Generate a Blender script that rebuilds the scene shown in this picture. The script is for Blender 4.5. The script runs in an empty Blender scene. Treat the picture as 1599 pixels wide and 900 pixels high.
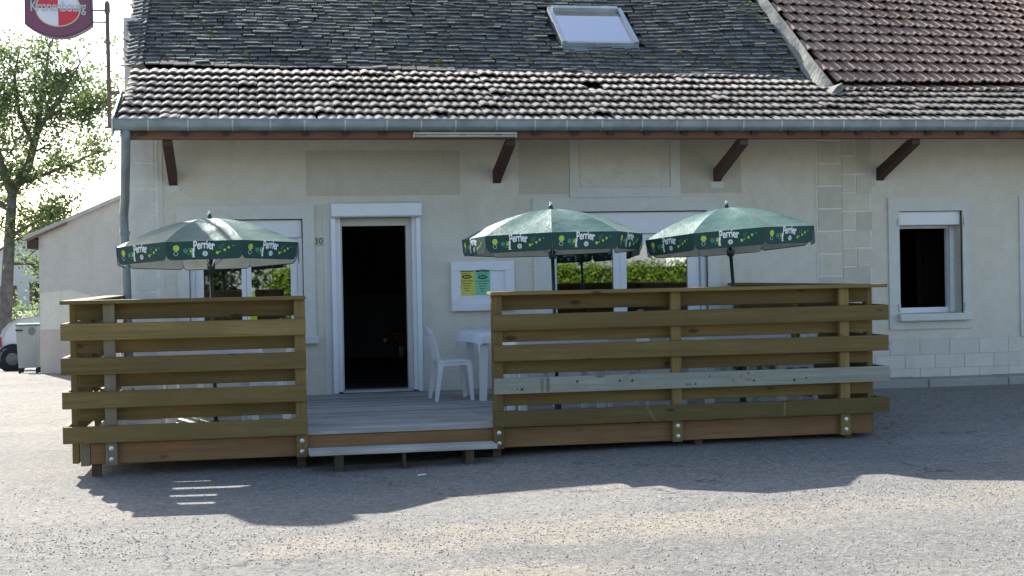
import bpy, bmesh, math, random
import numpy as np
from mathutils import Vector, Matrix

# ------------------------------------------------------------------ camera, sky, sun, exposure
SC = bpy.context.scene
COL = SC.collection
PSI, ROLL, PITCH, CAMH = 0.1818, 0.0187, -0.0102, 1.5173
cam_d = bpy.data.cameras.new('camera'); cam = bpy.data.objects.new('camera', cam_d); COL.objects.link(cam)
cam_d.sensor_width = 36.0; cam_d.lens = 2205.57 / 1599 * 36.0
cam_d.clip_start = 0.1; cam_d.clip_end = 2000
_F = Vector((math.sin(PSI) * math.cos(PITCH), math.cos(PSI) * math.cos(PITCH), math.sin(PITCH)))
_R = Vector((math.cos(PSI), -math.sin(PSI), 0)); _U = _R.cross(_F)
_R2 = _R * math.cos(ROLL) - _U * math.sin(ROLL); _U2 = _R * math.sin(ROLL) + _U * math.cos(ROLL)
_m = Matrix((_R2, _U2, -_F)).transposed().to_4x4(); _m.translation = (0, -15.5, CAMH)
cam.matrix_world = _m
SC.camera = cam

SUN_DIR = Vector((0.49, -1.407, -1.0)).normalized()
ELEV = math.asin(-SUN_DIR.z); AZ = math.atan2(-SUN_DIR.x, -SUN_DIR.y)
world = bpy.data.worlds.new('World'); SC.world = world; world.use_nodes = True
_nt = world.node_tree
sky = _nt.nodes.new('ShaderNodeTexSky'); sky.sky_type = 'NISHITA'; sky.sun_disc = False
sky.sun_elevation = ELEV; sky.sun_rotation = AZ
sky.air_density = 1.0; sky.dust_density = 1.7; sky.ozone_density = 1.0; sky.altitude = 250
_nt.links.new(sky.outputs[0], _nt.nodes['Background'].inputs[0])
_nt.nodes['Background'].inputs[1].default_value = 0.095
sun_d = bpy.data.lights.new('sun', 'SUN'); sun = bpy.data.objects.new('sun', sun_d); COL.objects.link(sun)
sun_d.energy = 4.0; sun_d.angle = math.radians(0.5); sun_d.color = (1.0, 0.96, 0.90)
sun.rotation_euler = SUN_DIR.to_track_quat('-Z', 'Y').to_euler()
SC.view_settings.view_transform = 'Standard'; SC.view_settings.look = 'None'
SC.view_settings.gamma = 1.0; SC.view_settings.use_curve_mapping = False
SC.view_settings.exposure = 1.6
SC.cycles.max_bounces = 8; SC.cycles.transparent_max_bounces = 24
SC.cycles.caustics_reflective = False; SC.cycles.caustics_refractive = False

random.seed(7); rng = np.random.default_rng(7)
pi = math.pi

# ------------------------------------------------------------------ materials
def nodes(name):
    m = bpy.data.materials.new(name); m.use_nodes = True
    nt = m.node_tree; b = nt.nodes['Principled BSDF']
    return m, nt, b
def N(nt, t, **kw):
    n = nt.nodes.new(t)
    for k, v in kw.items():
        if k in n.bl_rna.properties.keys(): setattr(n, k, v)
        else: n.inputs[k].default_value = v
    return n
def coord(nt, kind='Object', scale=(1, 1, 1)):
    if kind == 'Position':
        g = N(nt, 'ShaderNodeNewGeometry'); out = g.outputs['Position']
    else:
        g = N(nt, 'ShaderNodeTexCoord'); out = g.outputs[kind]
    mp = N(nt, 'ShaderNodeMapping'); mp.inputs['Scale'].default_value = scale
    nt.links.new(out, mp.inputs['Vector'])
    return mp.outputs['Vector']
def mixc(nt, fac, a, b, blend='MIX'):
    m = N(nt, 'ShaderNodeMix', data_type='RGBA', blend_type=blend)
    for i, v in ((6, a), (7, b)):
        if isinstance(v, tuple): m.inputs[i].default_value = v if len(v) == 4 else v + (1,)
        else: nt.links.new(v, m.inputs[i])
    if isinstance(fac, (int, float)): m.inputs[0].default_value = fac
    else: nt.links.new(fac, m.inputs[0])
    return m.outputs[2]
def ramp(nt, fac, stops):
    r = N(nt, 'ShaderNodeValToRGB'); e = r.color_ramp.elements
    while len(e) < len(stops): e.new(0.5)
    for el, (p, c) in zip(e, stops):
        el.position = p; el.color = (c + (1,)) if isinstance(c, tuple) else (c, c, c, 1)
    nt.links.new(fac, r.inputs[0]); return r.outputs[0]
def noise(nt, vec, scale, detail=4, rough=0.6, dist=0.0):
    n = N(nt, 'ShaderNodeTexNoise'); n.inputs['Scale'].default_value = scale; n.inputs['Detail'].default_value = detail
    n.inputs['Roughness'].default_value = rough; n.inputs['Distortion'].default_value = dist
    nt.links.new(vec, n.inputs['Vector']); return n.outputs['Fac']
def bump(nt, b, h, strength, dist=0.01):
    n = N(nt, 'ShaderNodeBump'); n.inputs['Strength'].default_value = strength; n.inputs['Distance'].default_value = dist
    nt.links.new(h, n.inputs['Height']); nt.links.new(n.outputs[0], b.inputs['Normal'])
def plain(name, col, rough=0.6, var=0.12, scale=6, metal=0.0, spec=0.5, bmp=0.0, bscale=60):
    m, nt, b = nodes(name)
    v = coord(nt, 'Position')
    n = noise(nt, v, scale)
    lo = tuple(c * (1 - var) for c in col); hi = tuple(min(1, c * (1 + var)) for c in col)
    c = mixc(nt, ramp(nt, n, [(0.3, 0.0), (0.7, 1.0)]), lo, hi)
    nt.links.new(c, b.inputs['Base Color'])
    b.inputs['Roughness'].default_value = rough; b.inputs['Metallic'].default_value = metal
    b.inputs['Specular IOR Level'].default_value = spec
    if bmp: bump(nt, b, noise(nt, v, bscale, 3), bmp, 0.004)
    return m
def wood(name, c1, c2, axis='x', rough=0.75, knots=0.5, grey=None):
    m, nt, b = nodes(name)
    sc = {'x': (0.35, 9, 9), 'y': (9, 0.35, 9), 'z': (9, 9, 0.35)}[axis]
    oi = N(nt, 'ShaderNodeObjectInfo')
    v = coord(nt, 'Position', sc)
    add = N(nt, 'ShaderNodeVectorMath', operation='ADD'); nt.links.new(v, add.inputs[0])
    mul = N(nt, 'ShaderNodeMath', operation='MULTIPLY'); nt.links.new(oi.outputs['Random'], mul.inputs[0]); mul.inputs[1].default_value = 37.0
    nt.links.new(mul.outputs[0], add.inputs[1]); v2 = add.outputs[0]
    g = noise(nt, v2, 2.6, 7, 0.62, 0.35)
    fine = noise(nt, v2, 14, 3, 0.6)
    c = mixc(nt, ramp(nt, g, [(0.32, 0.0), (0.68, 1.0)]), c1, c2)
    c = mixc(nt, ramp(nt, fine, [(0.35, 0.25), (0.6, 0.0)]), c, tuple(x * 0.55 for x in c1))
    # weather stains, isotropic
    pv = coord(nt, 'Position')
    st = noise(nt, pv, 2.2, 5, 0.65)
    c = mixc(nt, ramp(nt, st, [(0.42, 0.0), (0.70, 0.75)]), c, tuple(x * 0.62 for x in c2) if grey is None else grey)
    if knots:
        kv = coord(nt, 'Position', {'x': (2.0, 5, 5), 'y': (5, 2, 5), 'z': (5, 5, 2)}[axis])
        ka = N(nt, 'ShaderNodeVectorMath', operation='ADD'); nt.links.new(kv, ka.inputs[0]); nt.links.new(mul.outputs[0], ka.inputs[1])
        vo = N(nt, 'ShaderNodeTexVoronoi'); vo.inputs['Scale'].default_value = 1.0; nt.links.new(ka.outputs[0], vo.inputs['Vector'])
        c = mixc(nt, ramp(nt, vo.outputs['Distance'], [(0.07, knots), (0.13, 0.0)]), c, tuple(x * 0.28 for x in c1))
    hs = N(nt, 'ShaderNodeHueSaturation'); nt.links.new(c, hs.inputs['Color'])
    vr = N(nt, 'ShaderNodeMapRange'); vr.inputs[3].default_value = 0.70; vr.inputs[4].default_value = 1.2
    nt.links.new(oi.outputs['Random'], vr.inputs[0]); nt.links.new(vr.outputs[0], hs.inputs['Value'])
    nt.links.new(hs.outputs[0], b.inputs['Base Color'])
    b.inputs['Roughness'].default_value = rough; b.inputs['Specular IOR Level'].default_value = 0.25
    bump(nt, b, fine, 0.35, 0.003)
    return m

M = {}
M['wood'] = wood('treated_pine', (0.150, 0.106, 0.038), (0.245, 0.178, 0.066), 'x', knots=0.8)
M['wood_y'] = wood('treated_pine_depth', (0.150, 0.110, 0.045), (0.22, 0.165, 0.07), 'y')
M['wood_z'] = wood('treated_pine_post', (0.185, 0.132, 0.046), (0.275, 0.20, 0.074), 'z', knots=0.3)
M['wood_grey'] = wood('grey_weathered_pine', (0.225, 0.23, 0.185), (0.33, 0.335, 0.285), 'x', knots=0.85, grey=(0.2, 0.21, 0.17))
M['post_grey'] = wood('grey_weathered_post', (0.19, 0.165, 0.105), (0.27, 0.235, 0.155), 'z', knots=0.2, grey=(0.16, 0.145, 0.10))
M['joist'] = wood('red_brown_pine', (0.29, 0.155, 0.068), (0.41, 0.24, 0.115), 'x', knots=0.7)
M['foot'] = wood('shade_dark_pine', (0.085, 0.055, 0.038), (0.13, 0.085, 0.055), 'z', knots=0.2)  # pine colour darkened for the shade the feet stand in
M['deck'] = wood('grey_deck_wood', (0.36, 0.345, 0.31), (0.48, 0.46, 0.42), 'x', knots=0.2, grey=(0.25, 0.24, 0.225))
M['beam'] = wood('stained_eave_wood', (0.22, 0.115, 0.075), (0.30, 0.16, 0.105), 'x', knots=0.2)
M['bracket'] = wood('stained_bracket_wood', (0.085, 0.05, 0.042), (0.13, 0.072, 0.058), 'y', knots=0.2)

def render_wall(name, c1, c2, stain, spl=0.5, vary=0.0):
    m, nt, b = nodes(name)
    v = coord(nt, 'Position')
    big = noise(nt, v, 0.7, 6, 0.62); fine = noise(nt, v, 55, 5, 0.7); mid = noise(nt, v, 6, 6, 0.7)
    c = mixc(nt, ramp(nt, big, [(0.35, 0.0), (0.65, 1.0)]), c1, c2)
    c = mixc(nt, ramp(nt, mid, [(0.42, 0.0), (0.75, spl)]), c, stain)
    c = mixc(nt, ramp(nt, fine, [(0.3, 0.35), (0.55, 0.0)]), c, tuple(x * 0.7 for x in c1))
    if vary:
        oi = N(nt, 'ShaderNodeObjectInfo'); hs = N(nt, 'ShaderNodeHueSaturation'); nt.links.new(c, hs.inputs['Color']); vr = N(nt, 'ShaderNodeMapRange'); vr.inputs[3].default_value = 1 - vary; vr.inputs[4].default_value = 1 + vary * 0.5
        nt.links.new(oi.outputs['Random'], vr.inputs[0]); nt.links.new(vr.outputs[0], hs.inputs['Value']); c = hs.outputs[0]
    sv = coord(nt, 'Position', (2.2, 2.2, 0.45)); streak = noise(nt, sv, 1.6, 5, 0.7)
    c = mixc(nt, ramp(nt, streak, [(0.54, 0.0), (0.82, 0.35)]), c, tuple(x * 0.7 for x in stain))
    nt.links.new(c, b.inputs['Base Color']); b.inputs['Roughness'].default_value = 0.9; b.inputs['Specular IOR Level'].default_value = 0.2
    bump(nt, b, fine, 0.5, 0.006)
    return m
M['wall'] = render_wall('roughcast_render', (0.70, 0.655, 0.54), (0.76, 0.715, 0.605), (0.55, 0.50, 0.39))
M['wall_smooth'] = render_wall('smooth_render', (0.69, 0.68, 0.61), (0.75, 0.74, 0.68), (0.56, 0.54, 0.455), 0.35)
M['plinth'] = render_wall('painted_plinth', (0.68, 0.655, 0.57), (0.74, 0.71, 0.625), (0.55, 0.52, 0.44), 0.4, 0.05)
M['quoin'] = render_wall('quoin_render', (0.64, 0.59, 0.475), (0.71, 0.66, 0.545), (0.50, 0.45, 0.34), 0.5, 0.10)
M['patch'] = render_wall('patched_render', (0.57, 0.53, 0.425), (0.63, 0.585, 0.475), (0.46, 0.415, 0.315))
M['mortar'] = plain('pale_mortar', (0.76, 0.735, 0.65), 0.9, 0.12, 9, spec=0.2)
M['gapmortar'] = plain('dark_joint', (0.46, 0.44, 0.39), 0.9, 0.1, 9, spec=0.2)
M['lean_wall'] = render_wall('grey_cement_render', (0.53, 0.53, 0.515), (0.60, 0.60, 0.585), (0.41, 0.405, 0.39), 0.45)
M['pink_band'] = render_wall('pink_base_render', (0.54, 0.48, 0.44), (0.60, 0.535, 0.495), (0.44, 0.385, 0.345), 0.45)
M['concrete'] = render_wall('kerb_concrete', (0.36, 0.35, 0.32), (0.43, 0.42, 0.39), (0.24, 0.235, 0.21), 0.5)
M['pvc'] = plain('white_pvc', (0.80, 0.81, 0.82), 0.35, 0.03, 4)
M['door_frame'] = plain('cream_door_frame', (0.58, 0.56, 0.50), 0.45, 0.05, 4)
M['plastic'] = plain('white_plastic', (0.80, 0.81, 0.82), 0.4, 0.03, 5)
M['cloth'] = plain('white_cloth', (0.80, 0.80, 0.83), 0.85, 0.04, 8, spec=0.1)
M['zinc'] = plain('weathered_zinc', (0.235, 0.275, 0.285), 0.5, 0.22, 5, metal=0.35)
M['zinc_light'] = plain('pale_zinc', (0.42, 0.46, 0.47), 0.42, 0.15, 5, metal=0.5)
M['steel'] = plain('bolt_steel', (0.62, 0.63, 0.64), 0.35, 0.1, 9, metal=0.85)
M['rust'] = plain('rusty_iron', (0.17, 0.115, 0.10), 0.75, 0.3, 14)
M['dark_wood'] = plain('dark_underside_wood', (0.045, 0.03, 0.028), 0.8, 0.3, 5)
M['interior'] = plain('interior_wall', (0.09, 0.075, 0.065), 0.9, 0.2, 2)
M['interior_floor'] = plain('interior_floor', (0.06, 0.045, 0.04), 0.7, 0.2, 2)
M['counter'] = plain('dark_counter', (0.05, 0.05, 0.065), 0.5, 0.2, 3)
M['curtain'] = plain('dark_red_curtain', (0.014, 0.006, 0.007), 0.9, 0.3, 8)
M['lead'] = plain('cement_flashing', (0.20, 0.195, 0.165), 0.9, 0.35, 9, bmp=0.6, bscale=25)
M['moss'] = plain('moss', (0.13, 0.125, 0.03), 0.95, 0.5, 25, spec=0.1)
M['tube'] = plain('aged_lamp_casing', (0.50, 0.47, 0.38), 0.5, 0.1, 5)
M['yellow_paper'] = plain('yellow_paper', (0.66, 0.62, 0.11), 0.8, 0.05, 8)
M['green_paper'] = plain('green_paper', (0.22, 0.60, 0.36), 0.8, 0.05, 8)
M['ink'] = plain('dark_ink', (0.03, 0.05, 0.03), 0.8, 0.1, 8)
M['plaque'] = plain('cream_plaque', (0.62, 0.55, 0.42), 0.6, 0.12, 14)
M['bronze'] = plain('bronze_digit', (0.12, 0.085, 0.06), 0.5, 0.1, 8)
M['sign_dark'] = plain('maroon_sign', (0.20, 0.055, 0.10), 0.4, 0.08, 4)
M['sign_edge'] = plain('dark_sign_rim', (0.10, 0.05, 0.11), 0.4, 0.08, 4)
M['sign_red'] = plain('sign_red', (0.62, 0.03, 0.05), 0.4, 0.05, 4)
M['sign_white'] = plain('sign_white', (0.75, 0.73, 0.76), 0.4, 0.04, 4)
M['sign_gold'] = plain('sign_gold', (0.70, 0.58, 0.36), 0.4, 0.06, 4)
M['sign_silver'] = plain('sign_silver', (0.48, 0.50, 0.50), 0.4, 0.08, 9)
M['lining'] = plain('silver_lining', (0.74, 0.79, 0.76), 0.7, 0.08, 6)
M['pole_green'] = plain('dark_green_pole', (0.015, 0.045, 0.045), 0.4, 0.1, 6)
M['print_white'] = plain('print_white', (0.85, 0.87, 0.86), 0.6, 0.03, 6)
M['print_lime'] = plain('print_lime', (0.42, 0.62, 0.06), 0.6, 0.12, 30)
M['print_teal'] = plain('print_teal', (0.05, 0.26, 0.17), 0.6, 0.12, 30)
M['print_grey'] = plain('print_grey', (0.40, 0.52, 0.50), 0.6, 0.12, 60)
M['black_rubber'] = plain('black_rubber', (0.018, 0.018, 0.02), 0.8, 0.2, 8)
M['rim'] = plain('wheel_rim', (0.14, 0.145, 0.15), 0.4, 0.1, 8, metal=0.5)
M['car_white'] = plain('white_car_paint', (0.82, 0.83, 0.85), 0.25, 0.01, 3)
M['car_grey'] = plain('grey_bumper', (0.16, 0.165, 0.17), 0.6, 0.05, 3)
M['tail'] = plain('red_lens', (0.55, 0.02, 0.03), 0.25, 0.05, 3)
M['dark_glass'] = plain('dark_glass', (0.02, 0.022, 0.025), 0.08, 0.05, 3)
M['bin_grey'] = plain('grey_bin_plastic', (0.36, 0.38, 0.36), 0.5, 0.05, 5)
M['bin_green'] = plain('green_bin_lid', (0.10, 0.26, 0.20), 0.5, 0.06, 5)
M['bark'] = plain('bark', (0.155, 0.14, 0.125), 0.95, 0.35, 7, spec=0.1, bmp=0.8, bscale=14)
M['house_white'] = plain('pale_house_wall', (0.66, 0.64, 0.58), 0.9, 0.06, 0.6)
M['roof_brown'] = plain('brown_roof', (0.20, 0.12, 0.085), 0.9, 0.25, 2)
M['shutter_brown'] = plain('brown_shutter', (0.16, 0.10, 0.075), 0.7, 0.1, 3)
M['dog_brown'] = plain('brown_fur', (0.30, 0.12, 0.035), 0.95, 0.25, 14, spec=0.1)
M['dog_white'] = plain('white_fur', (0.75, 0.73, 0.68), 0.95, 0.08, 14, spec=0.1)
M['bottle'] = plain('lime_bottle', (0.42, 0.68, 0.04), 0.25, 0.05, 8)
M['fibre'] = plain('fibre_cement_verge', (0.44, 0.44, 0.43), 0.85, 0.15, 4)

def tiles_mat(name, c1, c2, dark, lichen, lich_amt=0.5, rough=0.85):
    m, nt, b = nodes(name)
    oi = N(nt, 'ShaderNodeObjectInfo'); ge = N(nt, 'ShaderNodeNewGeometry')
    ad = N(nt, 'ShaderNodeMath', operation='ADD'); nt.links.new(oi.outputs['Random'], ad.inputs[0]); nt.links.new(ge.outputs['Random Per Island'], ad.inputs[1])
    fr = N(nt, 'ShaderNodeMath', operation='FRACT'); nt.links.new(ad.outputs[0], fr.inputs[0])
    v = coord(nt, 'Position')
    c = mixc(nt, fr.outputs[0], c1, c2)
    n1 = noise(nt, v, 7, 6, 0.7); n2 = noise(nt, v, 34, 4, 0.7); n3 = noise(nt, v, 1.3, 5, 0.65)
    c = mixc(nt, ramp(nt, n1, [(0.40, 0.0), (0.7, 0.7)]), c, dark)
    c = mixc(nt, ramp(nt, n2, [(0.52, 0.0), (0.66, lich_amt)]), c, lichen)
    c = mixc(nt, ramp(nt, n3, [(0.5, 0.0), (0.75, 0.5)]), c, dark)
    nt.links.new(c, b.inputs['Base Color']); b.inputs['Roughness'].default_value = rough; b.inputs['Specular IOR Level'].default_value = 0.25
    bump(nt, b, n2, 0.5, 0.004)
    return m
M['tile_roman'] = tiles_mat('weathered_roman_tile', (0.245, 0.205, 0.165), (0.345, 0.305, 0.255), (0.16, 0.115, 0.095), (0.38, 0.355, 0.30))
M['tile_right'] = tiles_mat('weathered_interlocking_tile', (0.30, 0.19, 0.14), (0.41, 0.29, 0.215), (0.18, 0.10, 0.078), (0.40, 0.35, 0.25))
M['tile_flat'] = tiles_mat('mossy_shade_dark_tile', (0.035, 0.035, 0.033), (0.085, 0.083, 0.075), (0.025, 0.024, 0.023), (0.17, 0.17, 0.13), 0.35)  # tile faces coloured darker to carry the shade between courses
M['tile_nose'] = tiles_mat('painted_sunlit_tile_edge', (0.11, 0.112, 0.10), (0.36, 0.37, 0.335), (0.06, 0.06, 0.052), (0.46, 0.47, 0.40), 0.5)  # pale edge colour paints the sunlit line along each course

def glass_mat(name, refl=0.16, tint=(0.55, 0.6, 0.62)):
    m = bpy.data.materials.new(name); m.use_nodes = True; nt = m.node_tree; nt.nodes.clear()
    o = N(nt, 'ShaderNodeOutputMaterial'); mx = N(nt, 'ShaderNodeMixShader')
    t = N(nt, 'ShaderNodeBsdfTransparent'); t.inputs[0].default_value = tint + (1,)
    g = N(nt, 'ShaderNodeBsdfGlossy'); g.inputs['Roughness'].default_value = 0.015; g.inputs[0].default_value = (0.92, 0.95, 1, 1)
    fr = N(nt, 'ShaderNodeFresnel'); fr.inputs[0].default_value = 1.5
    ad = N(nt, 'ShaderNodeMath', operation='ADD', use_clamp=True); ad.inputs[1].default_value = refl
    nt.links.new(fr.outputs[0], ad.inputs[0]); nt.links.new(ad.outputs[0], mx.inputs[0])
    nt.links.new(t.outputs[0], mx.inputs[1]); nt.links.new(g.outputs[0], mx.inputs[2]); nt.links.new(mx.outputs[0], o.inputs[0])
    return m
M['glass'] = glass_mat('window_glass', 0.30)
M['sky_glass'] = glass_mat('roof_window_glass', 0.48, (0.3, 0.33, 0.36))

def leaf_mat(name, c1, c2, trans=0.5):
    m = bpy.data.materials.new(name); m.use_nodes = True; nt = m.node_tree; nt.nodes.clear()
    o = N(nt, 'ShaderNodeOutputMaterial'); mx = N(nt, 'ShaderNodeMixShader'); mx.inputs[0].default_value = trans
    ge = N(nt, 'ShaderNodeNewGeometry')
    c = mixc(nt, ge.outputs['Random Per Island'], c1, c2)
    d = N(nt, 'ShaderNodeBsdfDiffuse'); t = N(nt, 'ShaderNodeBsdfTranslucent')
    tc = mixc(nt, 1.0, c, (1.15, 1.3, 0.8), 'MULTIPLY')
    nt.links.new(c, d.inputs[0]); nt.links.new(tc, t.inputs[0])
    nt.links.new(d.outputs[0], mx.inputs[1]); nt.links.new(t.outputs[0], mx.inputs[2]); nt.links.new(mx.outputs[0], o.inputs[0])
    return m
M['leaf'] = leaf_mat('tree_leaf', (0.13, 0.16, 0.10), (0.18, 0.215, 0.13), 0.65)
M['hedge_leaf'] = leaf_mat('hedge_leaf', (0.08, 0.14, 0.018), (0.17, 0.245, 0.03), 0.25)
M['dark_leaf'] = leaf_mat('dark_leaf', (0.02, 0.035, 0.012), (0.04, 0.06, 0.02), 0.2)

def canopy_mat(name):
    m = bpy.data.materials.new(name); m.use_nodes = True; nt = m.node_tree
    b = nt.nodes['Principled BSDF']; o = nt.nodes['Material Output']
    v = coord(nt, 'Object'); n = noise(nt, v, 5, 4)
    c = mixc(nt, ramp(nt, n, [(0.3, 0.0), (0.7, 1.0)]), (0.032, 0.125, 0.098), (0.046, 0.155, 0.124))
    nt.links.new(c, b.inputs['Base Color']); b.inputs['Roughness'].default_value = 0.5; b.inputs['Specular IOR Level'].default_value = 0.22
    b.inputs['Sheen Weight'].default_value = 0.10; b.inputs['Sheen Roughness'].default_value = 0.4
    t = N(nt, 'ShaderNodeBsdfTranslucent'); t.inputs[0].default_value = (0.07, 0.27, 0.2, 1)
    mx = N(nt, 'ShaderNodeMixShader'); mx.inputs[0].default_value = 0.2
    nt.links.new(b.outputs[0], mx.inputs[1]); nt.links.new(t.outputs[0], mx.inputs[2]); nt.links.new(mx.outputs[0], o.inputs[0])
    bump(nt, b, noise(nt, v, 7, 4), 0.5, 0.03)
    return m
M['canopy'] = canopy_mat('green_canopy_fabric')
M['valance'] = plain('dark_green_valance', (0.012, 0.06, 0.05), 0.7, 0.1, 8)

def ground_mat():
    m, nt, b = nodes('gravelled_asphalt')
    v = coord(nt, 'Position')
    flat = coord(nt, 'Position', (0.28, 0.9, 0.5))
    fine = noise(nt, v, 95, 4, 0.75); fine2 = noise(nt, v, 38, 4, 0.7)
    vo = N(nt, 'ShaderNodeTexVoronoi'); vo.inputs['Scale'].default_value = 48; nt.links.new(v, vo.inputs['Vector'])
    sand = noise(nt, flat, 1.15, 6, 0.62, 0.3); wear = noise(nt, flat, 0.7, 5, 0.6, 0.2)
    c = mixc(nt, ramp(nt, wear, [(0.35, 0.0), (0.65, 1.0)]), (0.235, 0.222, 0.196), (0.32, 0.302, 0.268))
    c = mixc(nt, ramp(nt, sand, [(0.50, 0.0), (0.68, 0.7)]), c, (0.36, 0.315, 0.25))
    sp = N(nt, 'ShaderNodeSeparateXYZ'); nt.links.new(v, sp.inputs[0]); wob = noise(nt, v, 1.7, 5, 0.65)
    def mth(op, a, b_):
        n = N(nt, 'ShaderNodeMath', operation=op)
        for i, q in enumerate((a, b_)):
            if isinstance(q, (int, float)): n.inputs[i].default_value = q
            else: nt.links.new(q, n.inputs[i])
        return n.outputs[0]
    for cx_, cy_, rx_, ry_, amt in ((1.5, -7.15, 2.1, 0.55, 0.7), (3.6, -7.0, 2.0, 0.4, 0.45), (0.9, -8.3, 1.3, 0.3, 0.7), (5.4, -6.6, 1.2, 0.25, 0.5)):
        dx_ = mth('DIVIDE', mth('SUBTRACT', sp.outputs[0], cx_), rx_); dy_ = mth('DIVIDE', mth('SUBTRACT', sp.outputs[1], cy_), ry_)
        d = mth('ADD', mth('ADD', mth('MULTIPLY', dx_, dx_), mth('MULTIPLY', dy_, dy_)), mth('MULTIPLY', mth('SUBTRACT', wob, 0.5), 3.2))
        c = mixc(nt, ramp(nt, d, [(0.15, amt), (0.95, 0.0)]), c, (0.44, 0.37, 0.275))
    st = N(nt, 'ShaderNodeSeparateColor'); nt.links.new(vo.outputs['Color'], st.inputs[0])
    c = mixc(nt, ramp(nt, st.outputs[0], [(0.0, 0.5), (0.45, 0.0)]), c, (0.12, 0.117, 0.112))
    c = mixc(nt, ramp(nt, st.outputs[1], [(0.62, 0.0), (1.0, 0.6)]), c, (0.46, 0.44, 0.405))
    c = mixc(nt, ramp(nt, fine, [(0.32, 0.6), (0.5, 0.0)]), c, (0.12, 0.12, 0.118))
    nt.links.new(c, b.inputs['Base Color']); b.inputs['Roughness'].default_value = 0.9; b.inputs['Specular IOR Level'].default_value = 0.25
    mot = noise(nt, v, 11, 5, 0.7); c = mixc(nt, ramp(nt, mot, [(0.36, 0.4), (0.5, 0.0)]), c, (0.13, 0.127, 0.12))
    vc = N(nt, 'ShaderNodeTexVoronoi', feature='DISTANCE_TO_EDGE'); vc.inputs['Scale'].default_value = 0.55; wv_ = N(nt, 'ShaderNodeVectorMath', operation='ADD'); nn_ = N(nt, 'ShaderNodeTexNoise'); nn_.inputs['Scale'].default_value = 2.2; nn_.inputs['Detail'].default_value = 6; nt.links.new(v, nn_.inputs['Vector']); nt.links.new(v, wv_.inputs[0]); nt.links.new(nn_.outputs['Color'], wv_.inputs[1]); nt.links.new(wv_.outputs[0], vc.inputs['Vector'])
    gate = ramp(nt, noise(nt, v, 0.45, 3), [(0.5, 0.0), (0.6, 0.7)]); ck = mth('MULTIPLY', ramp(nt, vc.outputs['Distance'], [(0.004, 1.0), (0.012, 0.0)]), gate)
    c = mixc(nt, ck, c, (0.07, 0.068, 0.065)); nt.links.new(c, b.inputs['Base Color'])
    hm = N(nt, 'ShaderNodeMath', operation='ADD'); nt.links.new(fine, hm.inputs[0]); nt.links.new(fine2, hm.inputs[1])
    bump(nt, b, hm.outputs[0], 0.9, 0.018)
    return m
M['ground'] = ground_mat()
M['stone'] = tiles_mat('loose_stone', (0.24, 0.235, 0.225), (0.46, 0.44, 0.41), (0.28, 0.27, 0.25), (0.42, 0.40, 0.37), 0.3)
M['grass'] = plain('rough_grass', (0.09, 0.12, 0.03), 0.95, 0.4, 1.5)

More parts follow.
